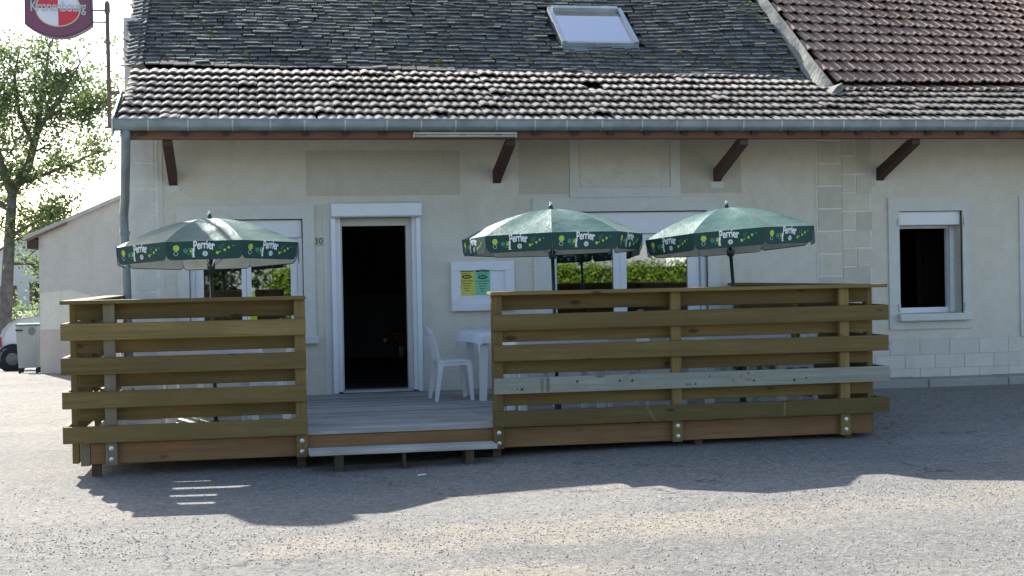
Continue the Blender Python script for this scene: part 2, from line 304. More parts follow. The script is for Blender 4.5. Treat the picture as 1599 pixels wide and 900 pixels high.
# ------------------------------------------------------------------ mesh helpers
class MB:
    def __init__(s): s.v = []; s.f = []; s.mi = []
    def add(s, vs, fs, mi=0):
        o = len(s.v); s.v += [tuple(v) for v in vs]; s.f += [tuple(i + o for i in f) for f in fs]; s.mi += [mi] * len(fs); return s
    def box(s, x0, x1, y0, y1, z0, z1, mi=0, c=0.0):
        if c <= 0:
            vs = [(x, y, z) for z in (z0, z1) for y in (y0, y1) for x in (x0, x1)]
            return s.add(vs, [(0, 2, 3, 1), (4, 5, 7, 6), (0, 1, 5, 4), (2, 6, 7, 3), (0, 4, 6, 2), (1, 3, 7, 5)], mi)
        bm = bmesh.new(); bmesh.ops.create_cube(bm, size=1)
        for v in bm.verts: v.co = ((x0 + x1) / 2 + v.co.x * (x1 - x0), (y0 + y1) / 2 + v.co.y * (y1 - y0), (z0 + z1) / 2 + v.co.z * (z1 - z0))
        bmesh.ops.bevel(bm, geom=bm.edges[:] + bm.verts[:], offset=c, segments=1, affect='EDGES', profile=0.5)
        bm.verts.index_update(); s.add([v.co[:] for v in bm.verts], [[v.index for v in f.verts] for f in bm.faces], mi); bm.free(); return s
    def prism(s, poly, axis, a, b, mi=0):
        n = len(poly); vs = []
        for t in (a, b):
            for p, q in poly:
                vs.append({'x': (t, p, q), 'y': (p, t, q), 'z': (p, q, t)}[axis])
        fs = [tuple(range(n)), tuple(range(2 * n - 1, n - 1, -1))] + [(i, (i + 1) % n, n + (i + 1) % n, n + i) for i in range(n)]
        return s.add(vs, fs, mi)
    def tube(s, pts, rad, seg=8, mi=0, cap=True):
        pts = [Vector(p) for p in pts]; rads = rad if isinstance(rad, (list, tuple)) else [rad] * len(pts)
        vs = []; up0 = Vector((0.13, 0.31, 0.94))
        for i, p in enumerate(pts):
            d = (pts[min(i + 1, len(pts) - 1)] - pts[max(i - 1, 0)]).normalized()
            a = d.cross(up0)
            if a.length < 0.05: a = d.cross(Vector((1, 0, 0)))
            a.normalize(); bb = d.cross(a)
            for k in range(seg):
                t = 2 * pi * k / seg; vs.append(p + (a * math.cos(t) + bb * math.sin(t)) * rads[i])
        fs = [(i * seg + k, i * seg + (k + 1) % seg, (i + 1) * seg + (k + 1) % seg, (i + 1) * seg + k) for i in range(len(pts) - 1) for k in range(seg)]
        if cap: fs += [tuple(range(seg - 1, -1, -1)), tuple((len(pts) - 1) * seg + k for k in range(seg))]
        return s.add(vs, fs, mi)
    def lathe(s, prof, c=(0, 0, 0), seg=16, axis='z', mi=0):
        vs = []
        for r, h in prof:
            for k in range(seg):
                t = 2 * pi * k / seg; a, b_ = r * math.cos(t), r * math.sin(t)
                p = {'z': (a, b_, h), 'y': (a, h, b_), 'x': (h, a, b_)}[axis]
                vs.append((p[0] + c[0], p[1] + c[1], p[2] + c[2]))
        n = len(prof)
        fs = [(i * seg + k, i * seg + (k + 1) % seg, (i + 1) * seg + (k + 1) % seg, (i + 1) * seg + k) for i in range(n - 1) for k in range(seg)]
        fs += [tuple(range(seg - 1, -1, -1)), tuple((n - 1) * seg + k for k in range(seg))]
        return s.add(vs, fs, mi)
    def disc(s, cx, cz, r, y=0.0, seg=12, mi=0, rz=None):
        rz = rz or r
        return s.add([(cx + r * math.cos(2 * pi * k / seg), y, cz + rz * math.sin(2 * pi * k / seg)) for k in range(seg)], [tuple(range(seg))], mi)
    def mesh(s, name, mats, smooth=False):
        me = bpy.data.meshes.new(name); me.from_pydata(s.v, [], s.f)
        for m in (mats if isinstance(mats, list) else [mats]): me.materials.append(m)
        if isinstance(mats, list): me.polygons.foreach_set('material_index', s.mi)
        bm = bmesh.new(); bm.from_mesh(me); bmesh.ops.recalc_face_normals(bm, faces=bm.faces); bm.to_mesh(me); bm.free()
        if smooth: me.polygons.foreach_set('use_smooth', [True] * len(me.polygons))
        me.update(); return me

ORG = {}
def put(name, me, parent=None, loc=(0, 0, 0), rot=(0, 0, 0)):
    o = bpy.data.objects.new(name, me); COL.objects.link(o); o.location = loc; o.rotation_euler = rot
    if parent is not None: o.parent = parent
    return o
def thing(name, label, cat, loc=(0, 0, 0), group=None, rot=(0, 0, 0)):
    o = bpy.data.objects.new(name, None); COL.objects.link(o); o.location = loc; o.rotation_euler = rot; o.empty_display_size = 0.2
    tag(o, label, cat, group); ORG[o.name] = Vector(loc); return o
def tag(o, label=None, cat=None, group=None, kind=None):
    for k, v in (('label', label), ('category', cat), ('group', group), ('kind', kind)):
        if v: o[k] = v
    return o
def part(name, mb, mat, parent=None, smooth=False, world=True, label=None, kind=None):
    """mesh in world coordinates hung under a thing (or one of its parts)"""
    if world and parent is not None:
        org = ORG.get(parent.name, Vector((0, 0, 0)))
        mb.v = [(x - org.x, y - org.y, z - org.z) for x, y, z in mb.v]
    o = put(name, mb.mesh(name, mat, smooth), parent)
    if parent is not None and parent.type != 'EMPTY' and parent.parent is not None: pass
    ORG[o.name] = ORG.get(parent.name, Vector((0, 0, 0))) if parent is not None else Vector((0, 0, 0))
    if label: o['label'] = label
    if kind: o['kind'] = kind
    return o
def copy_tree(src, parent=None):
    c = src.copy(); COL.objects.link(c)
    if parent is not None: c.parent = parent
    ORG[c.name] = ORG.get(src.name, Vector((0, 0, 0)))
    for ch in list(src.children): copy_tree(ch, c)
    return c
def text_geo(txt, size=1.0, offset=0.0, spacing=1.0):
    cu = bpy.data.curves.new('lettering', 'FONT'); cu.body = txt; cu.size = size; cu.offset = offset; cu.align_x = 'CENTER'
    cu.space_character = spacing; cu.resolution_u = 3
    o = bpy.data.objects.new('lettering', cu); COL.objects.link(o)
    dg = bpy.context.evaluated_depsgraph_get(); me = bpy.data.meshes.new_from_object(o.evaluated_get(dg))
    vs = [tuple(v.co) for v in me.vertices]; fs = [tuple(p.vertices) for p in me.polygons]
    bpy.data.objects.remove(o); bpy.data.curves.remove(cu); bpy.data.meshes.remove(me)
    return vs, fs
def smooth01(t): t = max(0.0, min(1.0, t)); return t * t * (3 - 2 * t)

# ------------------------------------------------------------------ ground
def gz(x, y):
    z = -0.06 + 0.05 * smooth01((x - 0.7) / 3.5)
    z += 0.135 * smooth01((y + 4.4) / 4.0) * smooth01((x - 1.5) / 5.0)
    if y > 9: z -= 0.051 * min(max(y - 10, 0), 11) * smooth01((2 - x) / 3)
    z += 0.012 * math.sin(x * 1.3 + 0.4 * y) * math.sin(y * 1.1 + 0.7) * (1 if -12 < y < 9 else 0.3)
    return z
def make_ground():
    xs = [-400, -150, -60, -30, -16, -10] + list(np.arange(-8, 14.01, 0.25)) + [16, 20, 30, 60, 150, 400]
    ys = [-400, -150, -70, -40, -28, -20, -16] + list(np.arange(-13, 1.01, 0.25)) + [2, 4, 6, 8, 10, 11, 12, 13, 14, 15, 16, 17, 18, 19, 20, 21, 22, 24, 28, 34, 45, 70, 120, 250, 600]
    nx, ny = len(xs), len(ys)
    mb = MB(); mb.v = [(x, y, gz(x, y)) for y in ys for x in xs]
    mb.f = [(j * nx + i, j * nx + i + 1, (j + 1) * nx + i + 1, (j + 1) * nx + i) for j in range(ny - 1) for i in range(nx - 1)]; mb.mi = [0] * len(mb.f)
    tag(part('ground', mb, M['ground'], smooth=True), 'pale worn asphalt yard with loose gravel and sandy patches', None, None, 'structure')
make_ground()

def make_gravel():
    base = np.array([(1, 0, 0), (-1, 0, 0), (0, 1, 0), (0, -1, 0), (0, 0, 1), (0, 0, -0.6)], float)
    tri = np.array([(0, 2, 4), (2, 1, 4), (1, 3, 4), (3, 0, 4), (2, 0, 5), (1, 2, 5), (3, 1, 5), (0, 3, 5)])
    V = []; Fc = []; n = 0; k = 0
    while k < 42000:
        y = -11.0 + 7.2 * rng.random() ** 0.8; x = -3.2 + 11.5 * rng.random()
        band = math.exp(-((y + 7.0 + 0.25 * math.sin(x * 1.1)) / 0.55) ** 2) * 0.9 + math.exp(-((y + 8.9 + 0.3 * math.sin(x * 0.8 + 2)) / 0.7) ** 2) * 0.6
        if rng.random() > 0.16 + band: continue
        s = 0.003 + 0.0075 * rng.random() ** 3.2
        p = base * (s * (0.6 + 0.6 * rng.random((6, 1)))); a = rng.random() * 6.28
        r = np.array([[math.cos(a), -math.sin(a), 0], [math.sin(a), math.cos(a), 0], [0, 0, 0.6]])
        V.append(p @ r.T + (x, y, gz(x, y) + s * 0.12)); Fc.append(tri + n); n += 6; k += 1
    me = bpy.data.meshes.new('gravel'); me.from_pydata(np.concatenate(V).tolist(), [], np.concatenate(Fc).tolist()); me.materials.append(M['stone'])
    tag(put('gravel', me), 'loose grey and cream stones strewn over the yard', None, None, 'stuff')
make_gravel()

# raised concrete strip along the foot of the facade
mb = MB()
for i in range(9):
    x0 = 5.62 + i * 1.0
    mb.box(x0, x0 + 0.992, -0.42, -0.02, -0.1, 0.215 + 0.004 * math.sin(i * 2.1), 0, 0.012)
tag(part('pavement', mb, M['concrete']), 'low concrete strip at the foot of the wall', None, None, 'structure')

# ------------------------------------------------------------------ the house
house = thing('house', 'long rendered house with a tiled roof and white windows behind the wooden terrace', 'house', (4, 0, 0))
XL, XR = -1.28, 13.0
EAVE_Y, EAVE_Z = -1.0, 3.085
S1, S2 = 0.40, 0.68
PARTY = 6.76
def kink_y(x): return 1.17 - 0.055 * (x + 0.6) if x < PARTY else 0.26
def roof_z(x, y):
    """surface of the roof battens"""
    k = kink_y(x)
    if y <= k: return EAVE_Z + S1 * (y - EAVE_Y)
    z = EAVE_Z + S1 * (k - EAVE_Y) + S2 * (y - k)
    if x >= PARTY: z -= 0.05 * min(x - PARTY, 4.5) * min(y - k, 3.5) * 0.42
    else: z += 0.10 * smooth01((x - 4.6) / 2.2) * smooth01((y - k) / 1.2)
    return z
RIDGE_Y = 5.2

# facade with openings
OPEN = [(-0.66, 0.55, 0.82, 2.155), (0.885, 1.795, 0.2, 2.16), (3.30, 5.13, 0.86, 2.20), (7.478, 8.28, 0.955, 2.165), (9.2, 10.1, 0.2, 2.2)]
def facade():
    mb = MB()
    xs = sorted({XL, XR} | {v for o in OPEN for v in o[:2]}); zs = sorted({-0.3, 3.43} | {v for o in OPEN for v in o[2:]})
    inside = lambda x, z: any(o[0] < x < o[1] and o[2] < z < o[3] for o in OPEN)
    T = 0.36
    for i in range(len(xs) - 1):
        for j in range(len(zs) - 1):
            x0, x1, z0, z1 = xs[i], xs[i + 1], zs[j], zs[j + 1]
            if inside((x0 + x1) / 2, (z0 + z1) / 2): continue
            mb.add([(x0, 0, z0), (x1, 0, z0), (x1, 0, z1), (x0, 0, z1)], [(0, 1, 2, 3)])
            mb.add([(x0, T, z0), (x1, T, z0), (x1, T, z1), (x0, T, z1)], [(3, 2, 1, 0)])
    for x0, x1, z0, z1 in OPEN:
        for a, b in (((x0, z0), (x0, z1)), ((x1, z0), (x1, z1)), ((x0, z0), (x1, z0)), ((x0, z1), (x1, z1))):
            mb.add([(a[0], 0, a[1]), (b[0], 0, b[1]), (b[0], T, b[1]), (a[0], T, a[1])], [(0, 1, 2, 3)])
    for x in (XL, XR):   # gable ends
        ys = [0, 0.6, kink_y(x), 3, RIDGE_Y]
        pf = [(y, roof_z(x, y) - 0.05) for y in ys] + [(10.4, 3.0), (10.4, -0.9), (0, -0.3)]
        mb.add([(x, p, q) for p, q in pf], [tuple(range(len(pf)))])
    mb.add([(XL, 10.4, -0.9), (XR, 10.4, -0.9), (XR, 10.4, 3.0), (XL, 10.4, 3.0)], [(0, 1, 2, 3)])
    return mb
wall = part('wall', facade(), M['wall'], house)

def inner_room():
    mb = MB()
    mb.box(XL + 0.05, XR - 0.05, 0.37, 6.9, 0.0, 0.262, 1)
    mb.box(XL + 0.05, XR - 0.05, 0.37, 6.9, 2.75, 2.85, 0)
    mb.box(XL + 0.05, XR - 0.05, 6.9, 7.0, 0, 2.85, 0)
    mb.box(5.6, 5.7, 0.37, 6.9, 0.262, 2.75, 0)
    mb.box(0.0, 0.08, 2.6, 6.9, 0.262, 2.75, 0)
    return mb
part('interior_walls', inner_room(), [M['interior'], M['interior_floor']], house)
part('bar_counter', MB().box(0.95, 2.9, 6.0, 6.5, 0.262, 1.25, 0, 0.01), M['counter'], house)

def ring(x0, x1, z0, z1, wl, wr, wt, wb, y0, y1, mb=None, mi=0):
    mb = mb or MB()
    mb.box(x0 - wl, x0, y0, y1, z0 - wb, z1 + wt, mi); mb.box(x1, x1 + wr, y0, y1, z0 - wb, z1 + wt, mi)
    mb.box(x0, x1, y0, y1, z1, z1 + wt, mi)
    if wb: mb.box(x0, x1, y0, y1, z0 - wb, z0, mi)
    return mb
# smooth rendered surrounds
part('window_surround', ring(-0.66, 0.55, 0.82, 2.155, 0.125, 0.125, 0.145, 0.0, -0.024, 0.03), M['wall_smooth'], house)
part('window_surround', ring(3.30, 5.13, 0.86, 2.20, 0.205, 0.145, 0.155, 0.0, -0.024, 0.03), M['wall_smooth'], house)
part('window_surround', ring(7.478, 8.28, 0.955, 2.165, 0.135, 0.095, 0.155, 0.18, -0.024, 0.03), M['wall_smooth'], house)
part('door_surround', ring(9.2, 10.1, 0.655, 2.2, 0.185, 0.16, 0.13, 0.0, -0.024, 0.03), M['wall_smooth'], house)
part('door_surround', ring(0.885, 1.795, 0.2, 2.16, 0.115, 0.085, 0.15, 0.0, -0.014, 0.03), M['wall_smooth'], house)
part('window_sill', MB().box(-0.8, 0.70, -0.10, 0.1, 0.80, 0.875, 0, 0.006), M['wall_smooth'], house)
part('window_sill', MB().box(3.1, 5.28, -0.10, 0.1, 0.79, 0.865, 0, 0.006), M['wall_smooth'], house)
part('window_sill', MB().box(7.44, 8.345, -0.11, 0.3, 0.872, 0.958, 0, 0.008), M['wall_smooth'], house)
# blocked loft opening above the wide window and old sign patches
loft = MB(); loft.box(3.53, 3.645, -0.016, 0.02, 2.47, 3.05); loft.box(4.705, 4.82, -0.016, 0.02, 2.47, 3.05); loft.box(3.53, 4.82, -0.021, 0.02, 2.358, 2.468)
part('blocked_opening_surround', loft, M['wall_smooth'], house)
part('blocked_opening_panel', MB().box(3.65, 4.69, -0.010, 0.02, 2.478, 3.05), M['wall'], house)
part('plaster_patch', MB().box(0.60, 2.285, -0.004, 0.02, 2.40, 2.895), M['patch'], house, label='darker plaster rectangle above the doorway where a board once hung')
part('plaster_patch', MB().box(2.95, 3.525, -0.004, 0.02, 2.40, 3.05), M['patch'], house)
part('plaster_patch', MB().box(4.825, 5.55, -0.004, 0.02, 2.40, 3.05), M['patch'], house)
part('corner_render', MB().box(XL - 0.012, -0.92, -0.010, 0.3, -0.25, 3.05), M['wall_smooth'], house)
# plinth band on the right: courses of blocks with fine joints
part('plinth_mortar', MB().box(5.45, 9.0, -0.012, 0.02, -0.2, 0.655), M['gapmortar'], house)
z_c = [(0.20, 0.310), (0.314, 0.469), (0.473, 0.651)]
for r, (z0, z1) in enumerate(z_c):
    x = 5.45 - (0.19 if r % 2 else 0)
    while x < 9.0:
        a, b = max(5.45, x), min(9.0, x + 0.374)
        if b - a > 0.05: part('plinth_block', MB().box(a + 0.002, b - 0.002, -0.017, 0.0, z0, z1, 0, 0.0015), M['plinth'], house)
        x += 0.378
# quoin outlines on the corner and beside the right window
part('quoin_mortar', MB().box(-1.29, -0.965, -0.016, 0.0, 0.3, 3.02), M['mortar'], house)
for k in range(10):
    z0 = 0.32 + k * 0.272
    part('quoin_stone', MB().box(-1.275, -1.005, -0.021, -0.005, z0, z0 + 0.252, 0, 0.004), M['wall_smooth'], house)
part('quoin_mortar', MB().box(6.458, 7.135, -0.008, 0.0, 0.68, 3.02), M['mortar'], house)
zt = 3.0; k = 0
for k in range(9):
    z1 = 2.975 - k * 0.2605 + 0.003; z0 = z1 - 0.2605 + 0.018
    if z0 < 0.66: break
    part('quoin_stone', MB().box(6.477, 6.770, -0.016, -0.002, z0, z1 - 0.003, 0, 0.004), M['quoin'], house)
for k in range(11):
    z1 = 3.02 - k * 0.2145; z0 = z1 - 0.2145 + 0.018
    if z0 < 0.66: break
    xr = 7.118 if k % 2 == 1 else 6.935
    part('quoin_stone', MB().box(6.773, xr, -0.016, -0.002, z0, z1 - 0.001, 0, 0.004), M['quoin'], house)
    if k % 2 == 0: part('quoin_stone', MB().box(6.952, 7.140, -0.016, -0.002, z0 - 0.02, z1, 0, 0.004), M['quoin'], house)

# windows (white frames, shutter boxes, panes)
def window(x0, x1, z0, z1, y, sashes, box_h, bar=0.075):
    fr = MB(); d = 0.06
    fr.box(x0, x0 + 0.05, y, y + d, z0, z1 - box_h); fr.box(x1 - 0.05, x1, y, y + d, z0, z1 - box_h)
    fr.box(x0 + 0.05, x1 - 0.05, y, y + d, z0, z0 + 0.05); fr.box(x0 + 0.05, x1 - 0.05, y, y + d, z1 - box_h - 0.05, z1 - box_h)
    w = part('window', fr, M['pvc'], house)
    part('shutter_box', MB().box(x0 + 0.004, x1 - 0.004, y - 0.05, y + 0.12, z1 - box_h + 0.002, z1 - 0.004, 0, 0.006), M['pvc'], w)
    for gx in (x0, x1 - 0.055): part('shutter_rail', MB().box(gx + 0.002, gx + 0.053, y - 0.045, y - 0.004, z0 + 0.01, z1 - box_h - 0.002), M['pvc'], w)
    for a, b, l, r in sashes:   # glass from a to b with stiles l and r wide
        s = MB(); zb, zt_ = z0 + 0.052, z1 - box_h - 0.052; yy = y + 0.012
        s.box(a - l, a, yy, yy + 0.055, zb, zt_); s.box(b, b + r, yy, yy + 0.055, zb, zt_)
        s.box(a, b, yy, yy + 0.055, zb, zb + 0.075); s.box(a, b, yy, yy + 0.055, zt_ - 0.075, zt_)
        sh = part('sash', s, M['pvc'], w)
        part('pane', MB().box(a - 0.004, b + 0.004, yy + 0.022, yy + 0.036, zb + 0.07, zt_ - 0.07), M['glass'], w)
    return w
window(-0.655, 0.545, 0.875, 2.15, 0.09, [(-0.515, -0.112, 0.085, 0.05), (-0.008, 0.415, 0.05, 0.075)], 0.20)
window(3.305, 5.125, 0.865, 2.195, 0.09, [(3.385, 4.045, 0.026, 0.076), (4.200, 4.925, 0.076, 0.14)], 0.25)
# right window stands open: frame, box, reveal rail and an inward turned sash
fr = ring(7.545, 8.215, 1.02, 1.965, 0.06, 0.06, 0.03, 0.062, 0.24, 0.31)
w = part('window', fr, M['pvc'], house, label='narrow white window standing open on a dark room')
part('shutter_box', MB().box(7.484, 8.276, 0.03, 0.32, 1.998, 2.162, 0, 0.008), M['pvc'], w)
part('shutter_rail', MB().box(8.222, 8.277, 0.19, 0.238, 0.962, 1.995), M['pvc'], w)
part('sash', MB().box(8.29, 8.36, 0.365, 0.40, 1.03, 1.96).box(8.82, 8.89, 0.365, 0.40, 1.03, 1.96).box(8.36, 8.82, 0.365, 0.40, 1.03, 1.10).box(8.36, 8.82, 0.365, 0.40, 1.89, 1.96), M['pvc'], w)
part('pane', MB().box(8.355, 8.825, 0.378, 0.386, 1.095, 1.895), M['glass'], w)
cur = MB()
for k in range(7): cur.box(8.20 + k * 0.05, 8.248 + k * 0.05, 1.0 + 0.03 * (k % 2), 1.03 + 0.03 * (k % 2), 0.4, 2.1)
part('curtain', cur, M['curtain'], house)
for xx, zz in ((7.462, 2.03), (7.462, 1.03), (8.296, 2.03), (8.296, 1.03)):
    part('shutter_hinge', MB().box(xx - 0.012, xx + 0.012, -0.045, -0.02, zz - 0.045, zz + 0.045, 0, 0.004), M['wall_smooth'], house)

# doorway with roller shutter box and rails, frame, threshold
dr = MB().box(0.885, 0.955, -0.03, 0.10, 0.262, 2.16).box(1.735, 1.805, -0.03, 0.10, 0.262, 2.16)
door = part('doorway', dr, M['pvc'], house)
part('shutter_box', MB().prism([(-0.17, 2.175), (-0.175, 2.305), (-0.135, 2.325), (0.02, 2.325), (0.02, 2.160), (-0.15, 2.160)], 'x', 0.855, 1.832), M['pvc'], door)
part('shutter_rail', MB().box(0.850, 0.905, -0.085, -0.032, 0.246, 2.158, 0, 0.006), M['pvc'], door)
part('shutter_rail', MB().box(1.775, 1.828, -0.085, -0.032, 0.246, 2.158, 0, 0.006), M['pvc'], door)
part('door_frame', MB().box(0.956, 0.975, 0.04, 0.14, 0.275, 2.07).box(1.678, 1.734, 0.04, 0.14, 0.275, 2.07).box(0.956, 1.734, 0.04, 0.14, 2.071, 2.157), M['door_frame'], door)
part('threshold', MB().box(0.956, 1.734, -0.02, 0.2, 0.245, 0.274, 0, 0.004), M['zinc_light'], door)
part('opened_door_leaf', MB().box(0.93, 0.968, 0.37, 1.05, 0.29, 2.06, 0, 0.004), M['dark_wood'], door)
# far right door beyond the frame edge
dd = part('doorway', ring(9.29, 10.01, 0.262, 2.11, 0.085, 0.085, 0.085, 0.0, 0.12, 0.2), M['pvc'], house)
part('door_leaf', MB().box(9.292, 10.008, 0.13, 0.18, 0.262, 2.108, 0, 0.004), M['pvc'], dd)

# eaves: beam, struts, rafter tails, boarding, gutter, downpipe
part('eave_beam', MB().box(XL + 0.02, XR, -0.99, -0.88, 2.925, 3.035, 0, 0.006), M['beam'], house)
for x in (-0.81, 2.70, 5.26, 7.255, 9.9):
    s = MB().prism([(0.0, 2.525), (-0.055, 2.56), (-0.93, 2.865), (-0.93, 2.924), (-0.80, 2.924), (0.0, 2.665)], 'x', x - 0.045, x + 0.045)
    part('eave_strut', s, M['bracket'], house)
    part('strut_pad', MB().box(x - 0.075, x + 0.075, -0.012, 0.01, 2.455, 2.524), M['wall_smooth'], house)
x = -1.05
while x < XR:
    part('rafter_tail', MB().prism([(-1.03, 2.958), (0.3, 3.43), (0.3, 3.52), (-1.03, 3.045)], 'x', x - 0.035, x + 0.035), M['dark_wood'], house)
    x += 0.40 + 0.02 * math.sin(x * 5)
bd = MB()
bxs = list(np.linspace(XL - 0.03, PARTY - 0.001, 20)) + list(np.linspace(PARTY + 0.001, XR, 14))
for i in range(len(bxs) - 1):
    xa, xb = bxs[i], bxs[i + 1]
    for fa, fb in ((0, 0.5), (0.5, 1.0), (1.0, 1.15), (1.15, 1.4), (1.4, 2.0)):
        def yy(x, f): return (EAVE_Y - 0.02) + (kink_y(x) - EAVE_Y + 0.02) * f if f <= 1 else kink_y(x) + (RIDGE_Y - kink_y(x)) * (f - 1)
        q = [(xa, yy(xa, fa)), (xb, yy(xb, fa)), (xb, yy(xb, fb)), (xa, yy(xa, fb))]
        bd.add([(a, b, roof_z(a, b) - 0.04) for a, b in q], [(0, 1, 2, 3)])
rf = part('roof', bd, M['dark_wood'], house)
part('back_slope', MB().add([(XL, RIDGE_Y, 6.35), (XR, RIDGE_Y, 6.0), (XR, 10.6, 2.9), (XL, 10.6, 2.9)], [(0, 1, 2, 3)]), M['tile_flat'], rf)
gut = MB()
sec = [(-1.055 + 0.062 * math.cos(a), 3.062 + 0.062 * math.sin(a)) for a in np.linspace(pi, 2 * pi, 9)]
sec = [(-1.122, 3.108)] + sec[0:] + [(-0.993, 3.09)]
inn = [(y + (0.004 if y < -1.05 else -0.004), z + 0.004) for y, z in reversed(sec)]
gut.prism(sec + inn, 'x', XL - 0.03, XR)
gut.tube([(XL - 0.03, -1.121, 3.109), (XR, -1.121, 3.109)], 0.009, 6)
g = part('gutter', gut, M['zinc'], house)
x = -0.98; k = 0
while x < XR:
    st = MB(); arc = [(-1.055 + 0.0665 * math.cos(a), 3.062 + 0.0665 * math.sin(a)) for a in np.linspace(pi, 1.6 * pi, 6)]
    arc = [(-1.127, 3.107)] + arc; arc2 = [(y + 0.006, z + 0.003) for y, z in reversed(arc)]
    st.prism(arc + arc2, 'x', x - 0.008, x + 0.008); part('gutter_strap', st, M['zinc_light'], g); x += 0.385 + 0.05 * math.sin(k * 1.7); k += 1
part('downpipe', MB().tube([(-1.200, -1.05, 3.02), (-1.203, -1.04, 2.93), (-1.285, -0.30, 2.36), (-1.310, -0.16, 2.24), (-1.312, -0.15, 2.10), (-1.300, -0.15, 1.5), (-1.285, -0.15, -0.05)], 0.047, 12), M['zinc'], house, smooth=True)
for zc in (2.02, 0.9): part('pipe_collar', MB().lathe([(0.047, zc - 0.02), (0.056, zc - 0.018), (0.056, zc + 0.018), (0.047, zc + 0.02)], (-1.309 if zc > 1.5 else -1.292, -0.15, 0), 12), M['zinc'], house)
part('verge_trim', MB().prism([(-1.11, 2.94), (-1.11, 3.12), (0.1, 3.57), (0.1, 3.40)], 'x', XL - 0.055, XL - 0.035), M['zinc_light'], house)
part('chimney', MB().box(-1.47, -1.30, 2.15, 2.65, 3.6, 4.70, 0, 0.01), M['house_white'], house, label='pale narrow chimney stack rising behind the roof edge')

# ---- roof coverings
def roman_tile_mesh(name, w, L, lip, h1, h2, mat, seed=0):
    """interlocking tile, origin at lower middle, +y up the slope"""
    us = np.linspace(0, 1, 13); mb = MB()
    def prof(u):
        z = 0.0
        for c, wd, h in ((0.29, 0.27, h1), (0.77, 0.21, h2)):
            t = abs(u - c) / wd
            if t < 1: z += h * (0.5 + 0.5 * math.cos(pi * min(1, max(0, (t - 0.18) / 0.82))))
        return z
    n = len(us)
    for y, dz in ((0.0, lip), (0.012, lip + 0.004), (L, 0.0)):
        mb.v += [((u - 0.5) * w, y, prof(u) + dz) for u in us]
    mb.v += [((u - 0.5) * w, 0.003, prof(u) + lip - 0.011) for u in us]; mb.v += [((u - 0.5) * w, L * 0.8, prof(u) - 0.004) for u in us]
    for r in (0, 1): mb.f += [(r * n + i, r * n + i + 1, (r + 1) * n + i + 1, (r + 1) * n + i) for i in range(n - 1)]
    mb.f += [(3 * n + i, 3 * n + i + 1, i + 1, i) for i in range(n - 1)] + [(4 * n + i, 4 * n + i + 1, 3 * n + i + 1, 3 * n + i) for i in range(n - 1)]
    mb.mi = [0] * len(mb.f)
    me = bpy.data.meshes.new(name); me.from_pydata(mb.v, [], mb.f); me.materials.append(mat)
    me.polygons.foreach_set('use_smooth', [i < 24 for i in range(len(me.polygons))]); me.update()
    return me
TW, GA = 0.196, 0.279
tile_me = roman_tile_mesh('roof_tile', TW * 1.015, GA * 1.2, 0.040, 0.0175, 0.012, M['tile_roman'])
tile_right = roman_tile_mesh('roof_tile_right', 0.186 * 1.015, 0.29 * 1.2, 0.043, 0.026, 0.010, M['tile_right'])
def frame_at(x, y, dy=0.14):
    p = Vector((x, y, roof_z(x, y))); q = Vector((x, y + dy, roof_z(x, y + dy) if not y < kink_y(x) < y + dy else p.z + S1 * dy)); r = Vector((x + 0.1, y, roof_z(x + 0.1 if x + 0.1 < PARTY or x >= PARTY else x, y)))
    up = (q - p).normalized(); rt = (r - p).normalized() if (r - p).length > 0.05 else Vector((1, 0, 0)); nn = rt.cross(up).normalized(); rt = up.cross(nn)
    return Matrix(((rt.x, up.x, nn.x, p.x), (rt.y, up.y, nn.y, p.y), (rt.z, up.z, nn.z, p.z), (0, 0, 0, 1)))
class Bag:
    def __init__(s): s.V = []; s.F = []; s.n = 0
    def add(s, me_v, me_f, m):
        a = np.array(m); s.V.append(me_v @ a[:3, :3].T + a[:3, 3]); s.F += [tuple(i + s.n for i in f) for f in me_f]; s.n += len(me_v)
    def obj(s, name, mat, parent, kind='stuff', smooth=False, mat2=None):
        org = np.array(ORG[parent.name]); me = bpy.data.meshes.new(name); me.from_pydata((np.concatenate(s.V) - org).tolist(), [], s.F); me.materials.append(mat)
        if smooth: me.polygons.foreach_set('use_smooth', [True] * len(me.polygons))
        if isinstance(mat2, tuple):
            me.materials.append(mat2[0]); me.polygons.foreach_set('material_index', mat2[1] * (len(me.polygons) // len(mat2[1])))
        o = put(name, me, parent); o['kind'] = kind; return o
def arr(me): return np.array([v.co[:] for v in me.vertices]), [tuple(p.vertices) for p in me.polygons]
tv, tf = arr(tile_me); rv, rfc = arr(tile_right)
org_h = Vector((4, 0, 0)); n_ind = 0
rest = Bag(); cosk = math.cos(math.atan(S1)); cosu = math.cos(math.atan(S2))
def jitter(m, a=0.012, t=0.004):
    return m @ Matrix.Translation((random.gauss(0, t), random.gauss(0, t), abs(random.gauss(0, t * 0.5)))) @ Matrix.Rotation(random.gauss(0, a), 4, 'Z') @ Matrix.Rotation(random.gauss(0, a * 0.8), 4, 'Y')
for row in range(8):
    y = EAVE_Y - 0.055 + row * GA * cosk
    i = 0; x = XL - 0.0 + TW * 0.5
    while x < 11.4:
        if y < kink_y(x) - (0.03 if x < PARTY else -0.06):
            m = jitter(frame_at(x, y), 0.02, 0.006) @ Matrix.Translation((0, -0.035 if random.random() < 0.03 else 0, 0.004 + (0.012 if random.random() < 0.05 else 0)))
            if n_ind < 300 and row < 6 and x < 9.8 and not (row == 5 and x > 7):
                o = put('roof_tile', tile_me, rf); m2 = m.copy(); m2.translation -= org_h; o.matrix_local = m2; n_ind += 1
            elif not (random.random() < 0.004): rest.add(tv, tf, m)
        x += TW; i += 1
rest.obj('roof_tile_courses', M['tile_roman'], rf, smooth=False)
rest = Bag(); row = 0; y = 0.18
